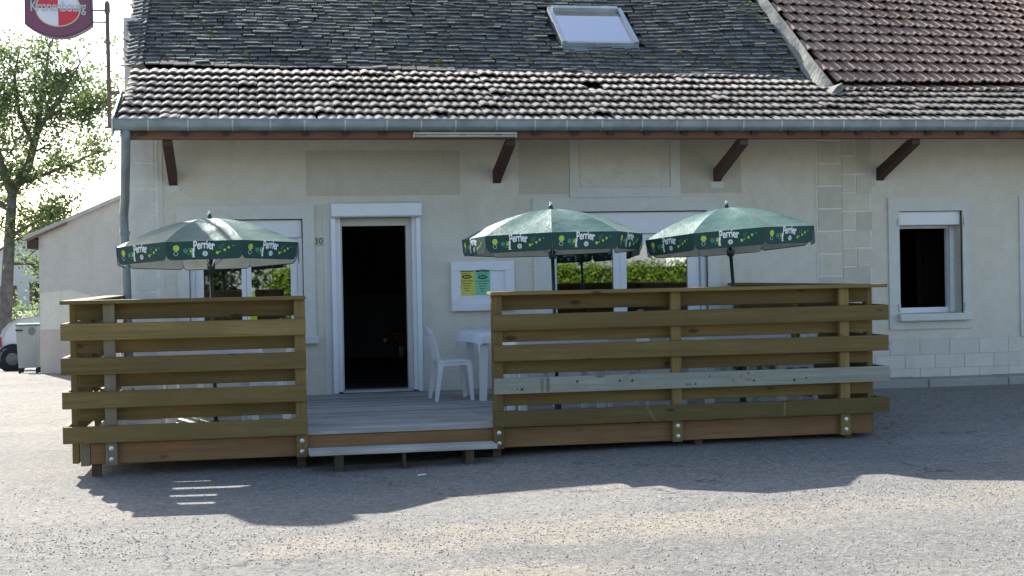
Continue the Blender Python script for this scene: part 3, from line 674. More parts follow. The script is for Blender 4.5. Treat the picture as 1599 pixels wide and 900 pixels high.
while y < RIDGE_Y - 0.1:
    x = PARTY + 0.16 + 0.093 * (row % 2)
    while x < 12.6:
        m = jitter(frame_at(x, y + 0.012 * (x - PARTY)), 0.014) @ Matrix.Translation((0, 0, 0.004))
        rest.add(rv, rfc, m); x += 0.186
    y += 0.29 * cosu; row += 1
rest.obj('interlocking_tile_courses', M['tile_right'], rf)
# small plain tiles on the old roof
SKY = (3.82, 4.80, 1.60, 2.46)     # roof window footprint x0 x1 y0 y1
flat = Bag(); GF = 0.105; row = 0
def flat_tile(w, L, th):
    b = 0.006; e = 0.015; c = 0.022; zc = th * (1 - c / L)
    return np.array([(-w / 2, 0, th - e), (w / 2, 0, th - e), (-w / 2, 0, th - b), (w / 2, 0, th - b), (-w / 2, b, th), (w / 2, b, th), (-w / 2, c, zc), (w / 2, c, zc), (-w / 2, L, 0), (w / 2, L, 0), (-w / 2, L, -e), (w / 2, L, -e)])
ff = [(0, 1, 3, 2), (2, 3, 5, 4), (4, 5, 7, 6), (6, 7, 9, 8), (0, 2, 4, 6, 8, 10), (1, 11, 9, 7, 5, 3), (0, 10, 11, 1)]
FMI = [1, 1, 1, 0, 0, 0, 0]  # front edge faces take the painted sunlit colour, the rest the dark one
while True:
    t = row * GF * cosu
    if t > RIDGE_Y - 1.4: break
    x = XL - 0.02 + (0.085 if row % 2 else 0) + 0.06
    while x < PARTY - 0.06:
        wv = 0.14 + 0.03 * random.random(); y = kink_y(x) - 0.025 + t + 0.012 * math.sin(x * 2.3 + row * 0.15)
        sag = 0.016 * math.sin(x * 1.4 + 0.6) * math.sin(t * 2.0 + x * 0.5)
        if not (SKY[0] - 0.06 < x < SKY[1] + 0.06 and SKY[2] - 0.12 < y < SKY[3] + 0.02):
            th = 0.028 + 0.010 * random.random() ** 3
            m = jitter(frame_at(x, max(y, kink_y(x) + 0.002)), 0.016, 0.004)
            m = Matrix.Translation((0, min(0, y - kink_y(x)), sag + 0.004)) @ m
            flat.add(flat_tile(wv, 0.17, th), ff, m)
            if random.random() < 0.012:   # slipped or lifted tile
                flat.add(flat_tile(wv, 0.13, 0.045), ff, m @ Matrix.Translation((0, -0.01, 0.012)) @ Matrix.Rotation(random.gauss(0, 0.15), 4, 'Z'))
        x += wv + 0.003
    row += 1
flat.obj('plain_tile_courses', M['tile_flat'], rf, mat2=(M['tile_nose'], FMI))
# rough verge of the old roof along the gable
vg = Bag()
for k in range(46):
    y = 1.1 + k * 0.09
    if y > RIDGE_Y - 0.1: break
    for dx in (0.0, 0.07):
        m = frame_at(XL - 0.03 + dx, y) @ Matrix.Translation((0, 0, 0.03)) @ Matrix.Rotation(0.35 + random.gauss(0, 0.12), 4, 'Z') @ Matrix.Rotation(random.gauss(-0.12, 0.08), 4, 'Y')
        vg.add(flat_tile(0.13, 0.15, 0.022), ff, m)
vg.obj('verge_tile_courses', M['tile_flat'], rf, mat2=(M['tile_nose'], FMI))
# moss cushions
ms = Bag(); ico = bmesh.new(); bmesh.ops.create_icosphere(ico, subdivisions=1, radius=1.0)
iv = np.array([v.co[:] for v in ico.verts]); ifc = [tuple(v.index for v in f.verts) for f in ico.faces]; ico.free()
for k in range(150):
    if k < 95: x = random.uniform(XL, PARTY - 0.2); y = kink_y(x) + random.uniform(0.02, 2.2)
    elif k < 120: y = random.uniform(0.5, 2.6); x = PARTY - 0.12 - random.random() * 0.1
    else: x = random.uniform(3.8, 5.0); y = SKY[2] - 0.22 - random.random() * 0.05
    s = random.uniform(0.012, 0.04) if k < 120 else random.uniform(0.01, 0.022)
    if SKY[0] - 0.05 < x < SKY[1] + 0.05 and SKY[2] - 0.14 < y < SKY[3] + 0.05: continue
    v = iv * (1 + 0.35 * (rng.random((len(iv), 1)) - 0.5)); ms.add(v, ifc, frame_at(x, y) @ Matrix.Translation((0, 0, 0.022)) @ Matrix.Diagonal((s * 1.6, s, s * 0.55, 1)))
ms.obj('moss_cushions', M['moss'], rf)
# mortar fillet where the two roofs meet
fl = MB(); ys = np.linspace(0.02, RIDGE_Y - 0.1, 60); prev = None
for i, y in enumerate(ys):
    xl = PARTY - 0.06 + 0.018 * math.sin(y * 4.3) * math.sin(y * 9.1) - 0.03 * max(0, 1 - y); xr = PARTY + 0.055 + 0.006 * math.sin(y * 5)
    zl = roof_z(PARTY - 0.05, y) + 0.045; zr = roof_z(PARTY + 0.05, max(y, 0.3)) + (0.07 if y > 0.3 else 0.05)
    zr = max(zr, zl + 0.015)
    base = len(fl.v); fl.v += [(xl, y, zl - 0.06), (xl, y, zl), (xl + 0.07, y, zl * 0.35 + zr * 0.65), (xr, y, zr + 0.004), (xr + 0.01, y, zr - 0.08)]
    if prev is not None:
        for k in range(4): fl.f.append((prev + k, prev + k + 1, base + k + 1, base + k)); fl.mi.append(0)
    else: fl.f.append((0, 1, 2, 3, 4)); fl.mi.append(0)
    prev = base
part('mortar_fillet', fl, M['lead'], rf)
# roof window
def skyl(x0, x1, y0, y1, h0, h1, mb, mi=0):
    """a slab on the roof slope between heights h0 and h1 above the battens"""
    nn = Vector((0, -S2, 1)).normalized(); pts = []
    for h in (h0, h1):
        for x, y in ((x0, y0), (x1, y0), (x1, y1), (x0, y1)):
            p = Vector((x, y, EAVE_Z + S1 * (1.0 - EAVE_Y) + S2 * (y - 1.0) - 0.028)) + nn * h; pts.append(p)
    return mb.add(pts, [(0, 1, 2, 3), (7, 6, 5, 4), (0, 4, 5, 1), (1, 5, 6, 2), (2, 6, 7, 3), (3, 7, 4, 0)], mi)
x0, x1, y0, y1 = SKY
sf = MB(); skyl(x0, x0 + 0.055, y0, y1, 0, 0.13, sf); skyl(x1 - 0.055, x1, y0, y1, 0, 0.13, sf); skyl(x0 + 0.056, x1 - 0.056, y1 - 0.06, y1, 0, 0.15, sf); skyl(x0 + 0.056, x1 - 0.056, y0, y0 + 0.04, 0, 0.11, sf)
sw = part('roof_window', sf, M['zinc_light'], house)
part('pane', skyl(x0 + 0.056, x1 - 0.056, y0 + 0.041, y1 - 0.061, 0.085, 0.095, MB()), M['sky_glass'], sw)
part('backing', skyl(x0 + 0.056, x1 - 0.056, y0 + 0.041, y1 - 0.061, 0.0, 0.02, MB()), M['dark_wood'], sw)
part('flashing_apron', skyl(x0 + 0.0, x1 + 0.0, y0 - 0.16, y0 - 0.002, 0.035, 0.065, MB()), M['zinc'], sw)

# ------------------------------------------------------------------ things on the facade
# hanging illuminated sign on a pole by the gable
sg = thing('hanging_sign', 'maroon beer sign with red and white oval on a pole beside the roof edge', 'sign', (-1.432, -0.2, 3.139))
part('pole', MB().tube([(-1.432, -0.2, 3.13), (-1.432, -0.2, 4.43)], 0.021, 10), M['rust'], sg, smooth=True)
part('finial', MB().lathe([(0.005, 4.45), (0.028, 4.42), (0.03, 4.33), (0.022, 4.31)], (-1.432, -0.2, 0), 10), M['rust'], sg)
for z in (4.345, 4.222): part('arm', MB().tube([(-1.432, -0.2, z), (-1.60, -0.2, z)], 0.009, 8), M['rust'], sg)
part('wall_bracket', MB().box(-1.43, -1.225, -0.212, -0.188, 3.47, 3.50), M['rust'], sg)
part('wall_bracket', MB().tube([(-1.415, -0.2, 3.40), (-1.36, -0.2, 3.38), (-1.345, -0.2, 3.32), (-1.37, -0.2, 3.27), (-1.415, -0.2, 3.26)], 0.006, 6), M['rust'], sg)
part('mount_plate', MB().box(-1.48, -1.40, -0.23, -0.17, 3.115, 3.135), M['rust'], sg)
def shield(cx, cz, w, h, bul, n=14):
    p = []
    for k in range(n + 1): t = -1 + 2 * k / n; p.append((cx + t * w, cz - h - bul * (1 - t * t)))
    for k in range(n + 1): t = 1 - 2 * k / n; p.append((cx + t * w, cz + h + bul * (1 - t * t)))
    return p
cx, cz = -1.915, 4.345
part('housing', MB().prism(shield(cx, cz, 0.335, 0.165, 0.135), 'y', -0.27, -0.13), M['sign_edge'], sg)
part('face_panel', MB().prism(shield(cx, cz, 0.318, 0.155, 0.125), 'y', -0.276, -0.268), M['sign_dark'], sg)
def ellq(cx, cz, a, b, t0, t1, y, n=10): return [(cx, y, cz)] + [(cx + a * math.cos(t0 + (t1 - t0) * k / n), y, cz + b * math.sin(t0 + (t1 - t0) * k / n)) for k in range(n + 1)]
ov = MB(); ov.disc(cx, cz, 0.226, -0.2785, 40, 0, 0.19)
for k in range(4): ov.add(ellq(cx, cz, 0.214, 0.178, k * pi / 2, (k + 1) * pi / 2, -0.2805), [tuple(range(12))], 1 if k in (1, 3) else 2)
part('oval_emblem', ov, [M['sign_gold'], M['sign_red'], M['sign_white']], sg)
vs, fs = text_geo('Kronenbourg', 0.128, 0.002, 0.92)
mbt = MB().add([(cx + x * 0.86, -0.2835, cz - 0.03 + z * 1.2 + 0.0 * x) for x, z, _ in vs], fs)
part('lettering', mbt, M['sign_silver'], sg)
sg.location = (-1.4835, 0.35, 3.197); sg.scale = (1.036,) * 3

nb = thing('house_number', 'small cream plaque reading thirty between the left window and the doorway', 'number plate', (0.716, -0.02, 1.91))
part('plaque', MB().box(0.652, 0.786, -0.016, 0.0, 1.860, 1.958, 0, 0.003), M['plaque'], nb)
vs, fs = text_geo('30', 0.095, 0.0015, 1.05)
part('digits', MB().add([(0.719 + x, -0.0185, 1.877 + z) for x, z, _ in vs], fs), M['bronze'], nb)

mbd = thing('menu_board', 'white carved menu board with yellow and green sheets beside the doorway', 'menu board', (2.515, -0.02, 1.39))
fo = MB(); X0, X1, Z0, Z1 = 2.16, 2.868, 1.115, 1.662
fo.box(X0, X1, -0.035, -0.005, Z0, Z1, 0, 0.008)
part('backboard', fo, M['pvc'], mbd)
def wavy(n, a): return [a * abs(math.sin(k / n * 2 * pi)) ** 0.7 for k in range(n + 1)]
fr = MB(); n = 16; wv = wavy(n, 0.014)
xi0, xi1, zi0, zi1 = X0 + 0.105, X1 - 0.105, Z0 + 0.075, Z1 - 0.10
for (pa, pb, horiz) in (((X0, Z1), (X1, zi1), 1), ((X0, Z0), (X1, zi0), 1), ((X0, Z0), (xi0, Z1), 0), ((X1, Z0), (xi1, Z1), 0)):
    pts = []
    if horiz:
        sgn = -1 if pb[1] > pa[1] else 1
        pts = [(X0 + (X1 - X0) * k / n, pb[1] + sgn * (0.010 - wv[k])) for k in range(n + 1)] + [(X1, pa[1]), (X0, pa[1])]
    else:
        sgn = 1 if pb[0] > pa[0] else -1
        pts = [(pb[0] + sgn * (wv[k] - 0.010) * 0.7, zi0 + (zi1 - zi0) * k / n) for k in range(n + 1)] + [(pa[0], zi1), (pa[0], zi0)]
    fr.prism(pts, 'y', -0.062, -0.036)
part('frame', fr, M['pvc'], mbd)
for k, (xa, xb, mt, key) in enumerate(((2.247, 2.425, 'yellow_paper', 0), (2.428, 2.597, 'green_paper', 1))):
    zt_, zb_ = 1.583 - 0.006 * k, 1.285 + 0.002 * k
    sh = part('menu_sheet', MB().box(xa, xb, -0.0385, -0.0365, zb_, zt_), M[mt], mbd, label=('yellow' if k == 0 else 'green') + ' menu sheet with dark lettering')
    pr = MB(); cxx = (xa + xb) / 2
    vs, fs = text_geo('Menu du jour', 0.036, 0.0012, 0.92)
    pr.add([(cxx + x * 0.83, -0.0392, zt_ - 0.036 + z) for x, z, _ in vs], fs)
    pr.box(cxx - 0.06, cxx + 0.05, -0.0392, -0.0388, zt_ - 0.062, zt_ - 0.056)
    pr.disc(cxx, zt_ - 0.093, 0.055, -0.0391, 24, 0, 0.022)
    for j in range(5):
        ww = (0.075, 0.048, 0.038, 0.034, 0.020)[j]; zz = zt_ - 0.142 - j * 0.027
        xw = cxx - ww
        while xw < cxx + ww - 0.004:
            l = min(random.uniform(0.012, 0.03), cxx + ww - xw); pr.box(xw, xw + l, -0.0392, -0.0388, zz, zz + 0.009); xw += l + 0.006
    part('print', pr, M['ink'], sh)
    part('badge_mark', MB().box(cxx - 0.034, cxx + 0.034, -0.0398, -0.0394, zt_ - 0.099, zt_ - 0.087), M[mt], sh)

lp = thing('strip_lamp', 'slim unlit fluorescent strip lamp fixed under the eave beam', 'lamp', (2.2, -0.99, 2.97))
part('casing', MB().box(1.66, 2.745, -1.035, -0.992, 2.966, 2.992, 0, 0.004), M['tube'], lp)
part('lamp_tube', MB().tube([(1.675, -1.018, 2.951), (2.725, -1.018, 2.951)], 0.013, 10), M['tube'], lp, smooth=True)
for xx in (1.665, 2.733): part('end_cap', MB().box(xx - 0.008, xx + 0.008, -1.034, -1.0, 2.934, 2.965), M['tube'], lp)

# ------------------------------------------------------------------ wooden terrace
DZ = 0.240
deck = thing('wooden_deck', 'raised grey plank terrace with reddish joists in front of the doorway', 'deck', (2, -1.9, 0))
y = -3.715; k = 0
while y < -0.03:
    for xa, xb in ((-1.36, 2.0), (2.004, 5.42)):
        j = random.uniform(-0.0015, 0.0015); part('deck_board', MB().box(xa, xb, y, min(y + 0.1418, -0.002), DZ - 0.028 + j, DZ + j, 0, 0.003), M['deck'], deck)
    y += 0.1455; k += 1
part('front_joist', MB().box(-1.31, 5.41, -3.695, -3.650, 0.040, 0.2085, 0, 0.004), M['joist'], deck)
for xx in (-1.32, 5.375): part('side_joist', MB().box(xx, xx + 0.045, -3.648, -0.01, 0.040, 0.2085, 0, 0.004), M['joist'], deck)
for yy in (-2.9, -2.1, -1.3, -0.5): part('cross_joist', MB().box(-1.27, 5.37, yy, yy + 0.045, 0.05, 0.2085), M['joist'], deck)
part('joist_trim', MB().box(-1.385, -1.312, -3.70, -3.60, 0.03, 0.215), M['post_grey'], deck)
for xx, yy in ((-1.27, -3.66), (0.375, -3.66), (3.81, -3.66), (5.2, -3.66), (2.02, -3.66), (-1.2, -1.8), (2.0, -1.8), (5.2, -1.8), (-1.2, -.4), (2, -.4), (5.2, -.4)):
    part('foot', MB().box(xx - 0.035, xx + 0.035, yy, yy + 0.07, gz(xx, yy) - 0.01, 0.039), M['foot'], deck)
part('step_board', MB().box(0.425, 1.962, -4.03, -3.77, 0.074, 0.112, 0, 0.004), M['deck'], deck)
for xx in (0.665, 1.195, 1.735): part('step_foot', MB().box(xx - (0.035 if xx != 1.195 else 0.012), xx + (0.035 if xx != 1.195 else 0.012), -4.0, -3.80, gz(xx, -3.9) - 0.01, 0.073), M['foot'], deck)

ZO = [(1.045, 1.180), (0.774, 0.910), (0.503, 0.638), (0.227, 0.360)]
ZI = [(1.203, 1.334), (0.932, 1.065), (0.660, 0.792), (0.384, 0.515)]
def slat(name, parent, x0, x1, y0, y1, z0, z1, mat, tilt=0.0, label=None):
    dz = random.uniform(-0.004, 0.004); z0 += dz; z1 += dz
    b = MB().box(x0, x1, y0, y1, z0, z1, 0, 0.0035)
    if tilt: b.v = [(x, y, z + tilt * (x - (x0 + x1) / 2)) for x, y, z in b.v]
    return part(name, b, mat, parent, label=label)
def bolts(parent, x):
    for z in (0.172, 0.083):
        part('bolt', MB().lathe([(0.020, -3.7525), (0.0195, -3.757), (0.012, -3.758), (0.011, -3.765), (0.004, -3.767)], (x, 0, z), 12, 'y'), M['steel'], parent)
def fence(nm, label, x0, x1, posts, ret, capx, greyrow=None, greypost=None):
    t = thing(nm, label, 'fence', ((x0 + x1) / 2, -3.7, DZ))
    for i, px in enumerate(posts):
        p = part('post', MB().box(px - 0.045, px + 0.045, -3.752, -3.697, 0.035, 1.334, 0, 0.004), M['post_grey'] if i == greypost else M['wood_z'], t)
        bolts(p, px)
    for r, (a, b) in enumerate(ZO):
        slat('slat', t, x0 + random.uniform(-0.004, 0.004), x1 + random.uniform(-0.004, 0.004), -3.797, -3.754, a, b, M['wood_grey'] if r == greyrow else M['wood'], random.uniform(-0.0025, 0.0025),
             'grey weathered slat with dark nail holes' if r == greyrow else None)
    ix0, ix1 = (x0 + 0.115, x1 - 0.03) if ret < 0 else (x0 + 0.02, x1 - 0.125)
    for a, b in ZI: slat('inner_slat', t, ix0, ix1, -3.648, -3.606, a, b, M['wood'], random.uniform(-0.001, 0.001))
    cap = part('cap_board', MB().box(capx[0], capx[1], -3.815, -3.60, 1.3355, 1.366, 0, 0.004), M['wood'], t)
    # return along the side towards the house
    xo = x0 if ret < 0 else x1 - 0.043; xin = xo + 0.105 if ret < 0 else xo - 0.105
    for yp in (-3.56, -1.9, -0.12):
        xm = xo + 0.045 if ret < 0 else xo - 0.057
        part('post', MB().box(xm, xm + 0.055, yp, yp + 0.09, 0.035, 1.334, 0, 0.004), M['wood_z'], t)
    for a, b in ZO: slat('side_slat', t, xo, xo + 0.043, -3.752, -0.06, a, b, M['wood_y'])
    for a, b in ZI: slat('inner_side_slat', t, xin, xin + 0.042, -3.604, -0.06, a, b, M['wood_y'])
    xc = (xo - 0.02, xo + 0.19) if ret < 0 else (xo - 0.147, xo + 0.02)
    part('side_cap_board', MB().box(xc[0], xc[1], -3.598, -0.05, 1.3355, 1.366, 0, 0.004), M['wood_y'], t)
    return t
fL = fence('slatted_fence', 'short slatted timber fence to the left of the terrace step', -1.512, 0.423, [-1.14, 0.378], -1, (-1.51, 0.428), None, 0)
fR = fence('slatted_fence', 'long slatted timber fence with one grey slat to the right of the step', 1.99, 5.538, [2.025, 3.595, 5.142], 1, (1.965, 5.525), 2)
# diagonal and upright rubbed marks left on the low slats: thin pale splinters of wood
for (x_, tl) in ((3.30, -0.07), (4.55, 0.01), (5.0, -0.06)):
    mk = MB().add([(x_, -3.7985, 0.352), (x_ + 0.02, -3.7985, 0.352), (x_ + 0.02 - tl, -3.7985, 0.232), (x_ - tl, -3.7985, 0.232)], [(0, 1, 2, 3)])
    part('pale_scrape', mk, M['wood_z'], fR)
for xx in (2.08, 2.13):
    part('stain_mark', MB().box(xx + 0.3, xx + 0.33, -3.7985, -3.7975, 0.512, 0.63), M['post_grey'], fR)
for k in range(13):
    xx = random.uniform(2.05, 5.5); zz = random.uniform(0.52, 0.62)
    part('nail_hole', MB().disc(xx, zz, random.uniform(0.006, 0.013), -3.7985, 8), M['dark_wood'], fR)

# ------------------------------------------------------------------ parasols
UR, UH, VD = 0.82, 0.255, 0.150
def print_mesh():
    """printed band of one valance: u along the edge, v downwards, drawn on y = 0"""
    mb = MB()
    vs, fs = text_geo('Perrier', 0.104, 0.0026, 0.94)
    w = max(abs(v[0]) for v in vs)
    out = []
    for x, z, _ in vs:
        t = x / w; arch = 0.022 * (1 - t * t); hs = 1.0 + 0.22 * t * t
        out.append((x * 0.62 - 0.002, 0, -0.082 + arch + z * hs * 0.92))
    mb.add(out, fs, 0)
    mb.box(-w * 0.62 - 0.006, -w * 0.62 + 0.008, -0.0003, 0.0, -0.128, -0.06, 0)      # long tail of the capital
    mb.box(-w * 0.62 - 0.011, -w * 0.62 + 0.013, -0.0003, 0.0, -0.131, -0.124, 0)
    mb.disc(0.006, -0.104, 0.023, 0, 18, 3); mb.disc(0.006, -0.104, 0.017, -0.0006, 14, 0, 0.017); mb.disc(0.006, -0.104, 0.013, -0.0012, 14, 3)
    for u, v, r, mi in ((-0.225, -0.055, 0.026, 1), (-0.229, -0.099, 0.019, 3), (-0.150, -0.078, 0.02, 2), (-0.118, -0.062, 0.009, 2), (-0.108, -0.082, 0.012, 1), (-0.098, -0.062, 0.007, 1), (-0.095, -0.108, 0.010, 1), (-0.125, -0.105, 0.008, 2),
                        (0.105, -0.098, 0.013, 1), (0.165, -0.078, 0.011, 1), (0.198, -0.058, 0.011, 1), (0.135, -0.055, 0.014, 2), (0.128, -0.09, 0.006, 1), (0.235, -0.045, 0.008, 2), (0.155, -0.035, 0.006, 2)):
        mb.disc(u, v, r, 0, 14, mi)
    mb.disc(-0.229, -0.099, 0.014, -0.0006, 12, 4); mb.disc(-0.222, -0.05, 0.021, -0.0006, 14, 1); mb.disc(0.135, -0.055, 0.009, -0.0006, 12, 4)
    return mb.mesh('printed_band', [M['print_white'], M['print_lime'], M['print_teal'], M['print_grey'], M['valance']])
PRINT = print_mesh()
def make_parasol():
    t = thing('parasol', 'x', 'parasol', (0, 0, 0), 'green parasols on the terrace')
    part('pole', MB().tube([(0, 0, -1.79), (0, 0, UH + 0.01)], 0.0165, 12), M['pole_green'], t, smooth=True, world=False)
    fn = part('finial', MB().lathe([(0.018, UH - 0.005), (0.02, UH + 0.012), (0.015, UH + 0.035), (0.009, UH + 0.04)], (0, 0, 0), 12), M['pole_green'], t, world=False)
    part('finial_knob', MB().lathe([(0.004, UH + 0.039), (0.012, UH + 0.046), (0.012, UH + 0.056), (0.004, UH + 0.064)], (0, 0, 0), 10), M['print_white'], fn, world=False)
    part('base', MB().lathe([(0.24, -1.79), (0.24, -1.74), (0.20, -1.71), (0.04, -1.69), (0.028, -1.50)], (0, 0, 0), 20), M['pole_green'], t, world=False)
    part('hub', MB().lathe([(0.03, -0.20), (0.034, -0.19), (0.034, -0.14), (0.03, -0.13)], (0, 0, 0), 12), M['pole_green'], t, world=False)
    def prof(r): return UH * (1 - r ** 1.75)
    def panel(off, sag):
        mb = MB(); nr, na = 9, 7; ids = {}
        for i in range(nr):
            r = 0.018 + (1 - 0.018) * i / (nr - 1)
            for j in range(na):
                a = -pi / 8 + (pi / 4) * j / (na - 1); s = (j / (na - 1)) * 2 - 1
                xx = UR * r * math.cos(pi / 8); yy = UR * r * math.sin(pi / 8) * s      # flat between ribs
                z = prof(r) + 0.005 * math.sin(9 * r + 5 * s) * math.sin(pi * r) * (1 - s * s) - sag * (1 - s * s) * math.sin(pi * min(1, r)) ** 0.6 * (0.5 + 0.5 * r) - off
                mb.v.append((xx, yy, z))
        mb.f = [(i * na + j, i * na + j + 1, (i + 1) * na + j + 1, (i + 1) * na + j) for i in range(nr - 1) for j in range(na - 1)]; mb.mi = [0] * len(mb.f)
        me = bpy.data.meshes.new('canopy_panel'); me.from_pydata(mb.v, [], mb.f); me.materials.append(M['canopy'] if off == 0 else M['lining']); me.polygons.foreach_set('use_smooth', [True] * len(me.polygons))
        return me
    pm, lm = panel(0, 0.024), panel(0.004, 0.024)
    hw = UR * math.sin(pi / 8); ap = UR * math.cos(pi / 8)
    def val_poly(h0, h1, drop, cr):
        p = [(-h0, 0.0), (h0, 0.0)]
        for k in range(5): a = k / 4 * pi / 2; p.append((h1 - cr + cr * math.cos(a), -drop + cr - cr * math.sin(a)))
        for k in range(5): a = k / 4 * pi / 2; p.append((-h1 + cr - cr * math.sin(a), -drop + cr - cr * math.cos(a)))
        return p
    vp = val_poly(hw, hw - 0.008, VD, 0.045); vp2 = val_poly(hw - 0.003, hw - 0.011, VD - 0.004, 0.043)
    vme = MB().add([(u, 0, v) for u, v in vp], [tuple(range(len(vp)))]).mesh('valance', M['valance'])
    lme = MB().add([(u, 0.004, v) for u, v in vp2], [tuple(range(len(vp2)))]).mesh('valance_lining', M['lining'])
    edge = MB().tube([(u, 0.001, v) for u, v in vp[1:] + vp[:1]], 0.0025, 5).mesh('valance_piping', M['pole_green'])
    for k in range(8):
        a = k * pi / 4
        pn = put('canopy_panel', pm, t, (0, 0, 0), (0, 0, a)); put('panel_lining', lm, pn)
        v = put('valance', vme, t, (ap * math.cos(a) * 1.004, ap * math.sin(a) * 1.004, 0.001), (0.12 + 0.14 * math.sin(k * 2.7), 0, a + pi / 2))
        put('valance_lining', lme, v); put('valance_piping', edge, v)
        put('printed_band', PRINT, v, (0, -0.0022, 0))['kind'] = 'stuff'
        b = a + pi / 8; rp = [(UR * r * math.cos(b), UR * r * math.sin(b), prof(r) - 0.012) for r in (0.04, 0.3, 0.55, 0.8, 0.985)]
        rb = part('rib', MB().tube(rp, 0.0045, 6), M['steel'], t, world=False)
        part('strut', MB().tube([(0.03 * math.cos(b), 0.03 * math.sin(b), -0.165), (UR * 0.5 * math.cos(b), UR * 0.5 * math.sin(b), prof(0.5) - 0.018)], 0.004, 6), M['steel'], rb, world=False)
    return t
p0 = make_parasol()
PAR = [(-0.359, -2.63, 1.800, -0.05, -0.012, -pi / 2 - 0.04, 'green parasol with lime print above the short left fence'),
       (2.695, -2.9, 1.845, -0.025, -0.012, -pi / 2 + pi / 8 - 0.21, 'green parasol with lime print in front of the wide window, beside the menu board'),
       (4.385, -2.9, 1.840, -0.05, -0.052, -pi / 2 - 0.335, 'green parasol with lime print nearest the open right window, leaning')]
for i, (x, y, z, rx, ry, rz, lb) in enumerate(PAR):
    o = p0 if i == 0 else copy_tree(p0)
    o.scale = (1.02,) * 3 if i == 0 else (1, 1, 1); o.location = (x, y, z); o.rotation_euler = (Matrix.Rotation(ry, 3, 'Y') @ Matrix.Rotation(rx, 3, 'X') @ Matrix.Rotation(rz, 3, 'Z')).to_euler(); o['label'] = lb

# ------------------------------------------------------------------ tables, cloths, chairs
def make_table():
    t = thing('plastic_table', 'x', 'table', (0, 0, 0), 'white plastic tables on the terrace')
    part('tabletop', MB().box(-0.40, 0.40, -0.40, 0.40, 0.655, 0.685, 0, 0.012), M['plastic'], t, world=False)
    part('apron', MB().box(-0.36, 0.36, -0.36, 0.36, 0.60, 0.6545), M['plastic'], t, world=False)
    for sx in (-1, 1):
        for sy in (-1, 1):
            lg = MB(); a, b = 0.040, 0.032
            for z, r, o in ((0.0, b, 0.355), (0.60, a, 0.335)): lg.v += [(sx * o + dx * r, sy * o + dy * r, z) for dx, dy in ((-1, -1), (1, -1), (1, 1), (-1, 1))]
            lg.f = [(0, 1, 2, 3), (7, 6, 5, 4)] + [(k, (k + 1) % 4, 4 + (k + 1) % 4, 4 + k) for k in range(4)]; lg.mi = [0] * 6
            part('leg', lg, M['plastic'], t, world=False)
    return t
def cloth_mesh():
    mb = MB(); n = 30; s = 0.53; H0 = 0.690
    for j in range(n + 1):
        for i in range(n + 1):
            u, v = -1 + 2 * i / n, -1 + 2 * j / n
            x, y = s * u, s * v; R0 = 0.412
            ox, oy = max(0, abs(x) - R0), max(0, abs(y) - R0); d = math.hypot(ox, oy)
            fold = 0.012 * math.sin(9 * u + 2) * math.sin(7 * v + 1)
            px = math.copysign(min(abs(x), R0) + (0.18 * ox if ox else 0) + (abs(fold) if ox else 0), x); py = math.copysign(min(abs(y), R0) + (0.18 * oy if oy else 0) + (abs(fold) if oy else 0), y)
            drop = d if not (ox and oy) else ox + oy
            mb.v.append((px, py, H0 - drop * 0.93 + (0.0 if d else 0.001 * math.sin(i))))
    mb.f = [(j * (n + 1) + i, j * (n + 1) + i + 1, (j + 1) * (n + 1) + i + 1, (j + 1) * (n + 1) + i) for j in range(n) for i in range(n)]; mb.mi = [0] * len(mb.f)
    return mb.mesh('tablecloth', M['cloth'], True)
CL = cloth_mesh()
TAB = [(2.60, -1.07, 0.06, 'white plastic table with cloth against the wall under the menu board'),
       (-0.359, -2.63, 0.02, 'white plastic table behind the short left fence'),
       (2.695, -2.9, -0.03, 'white plastic table behind the left half of the long fence'),
       (4.385, -2.9, 0.04, 'white plastic table behind the right half of the long fence')]
t0 = make_table()
for i, (x, y, a, lb) in enumerate(TAB):
    o = t0 if i == 0 else copy_tree(t0)
    o.location = (x, y, DZ + 0.002); o.rotation_euler = (0, 0, a); o['label'] = lb
    c = put('tablecloth', CL, None, (x, y, DZ + 0.003), (0, 0, a + (0.0 if i else 0.05)))
    tag(c, lb.replace('white plastic table with cloth', 'white cloth draped on the table').replace('white plastic table', 'white cloth on the table'), 'tablecloth', 'white tablecloths on the terrace')

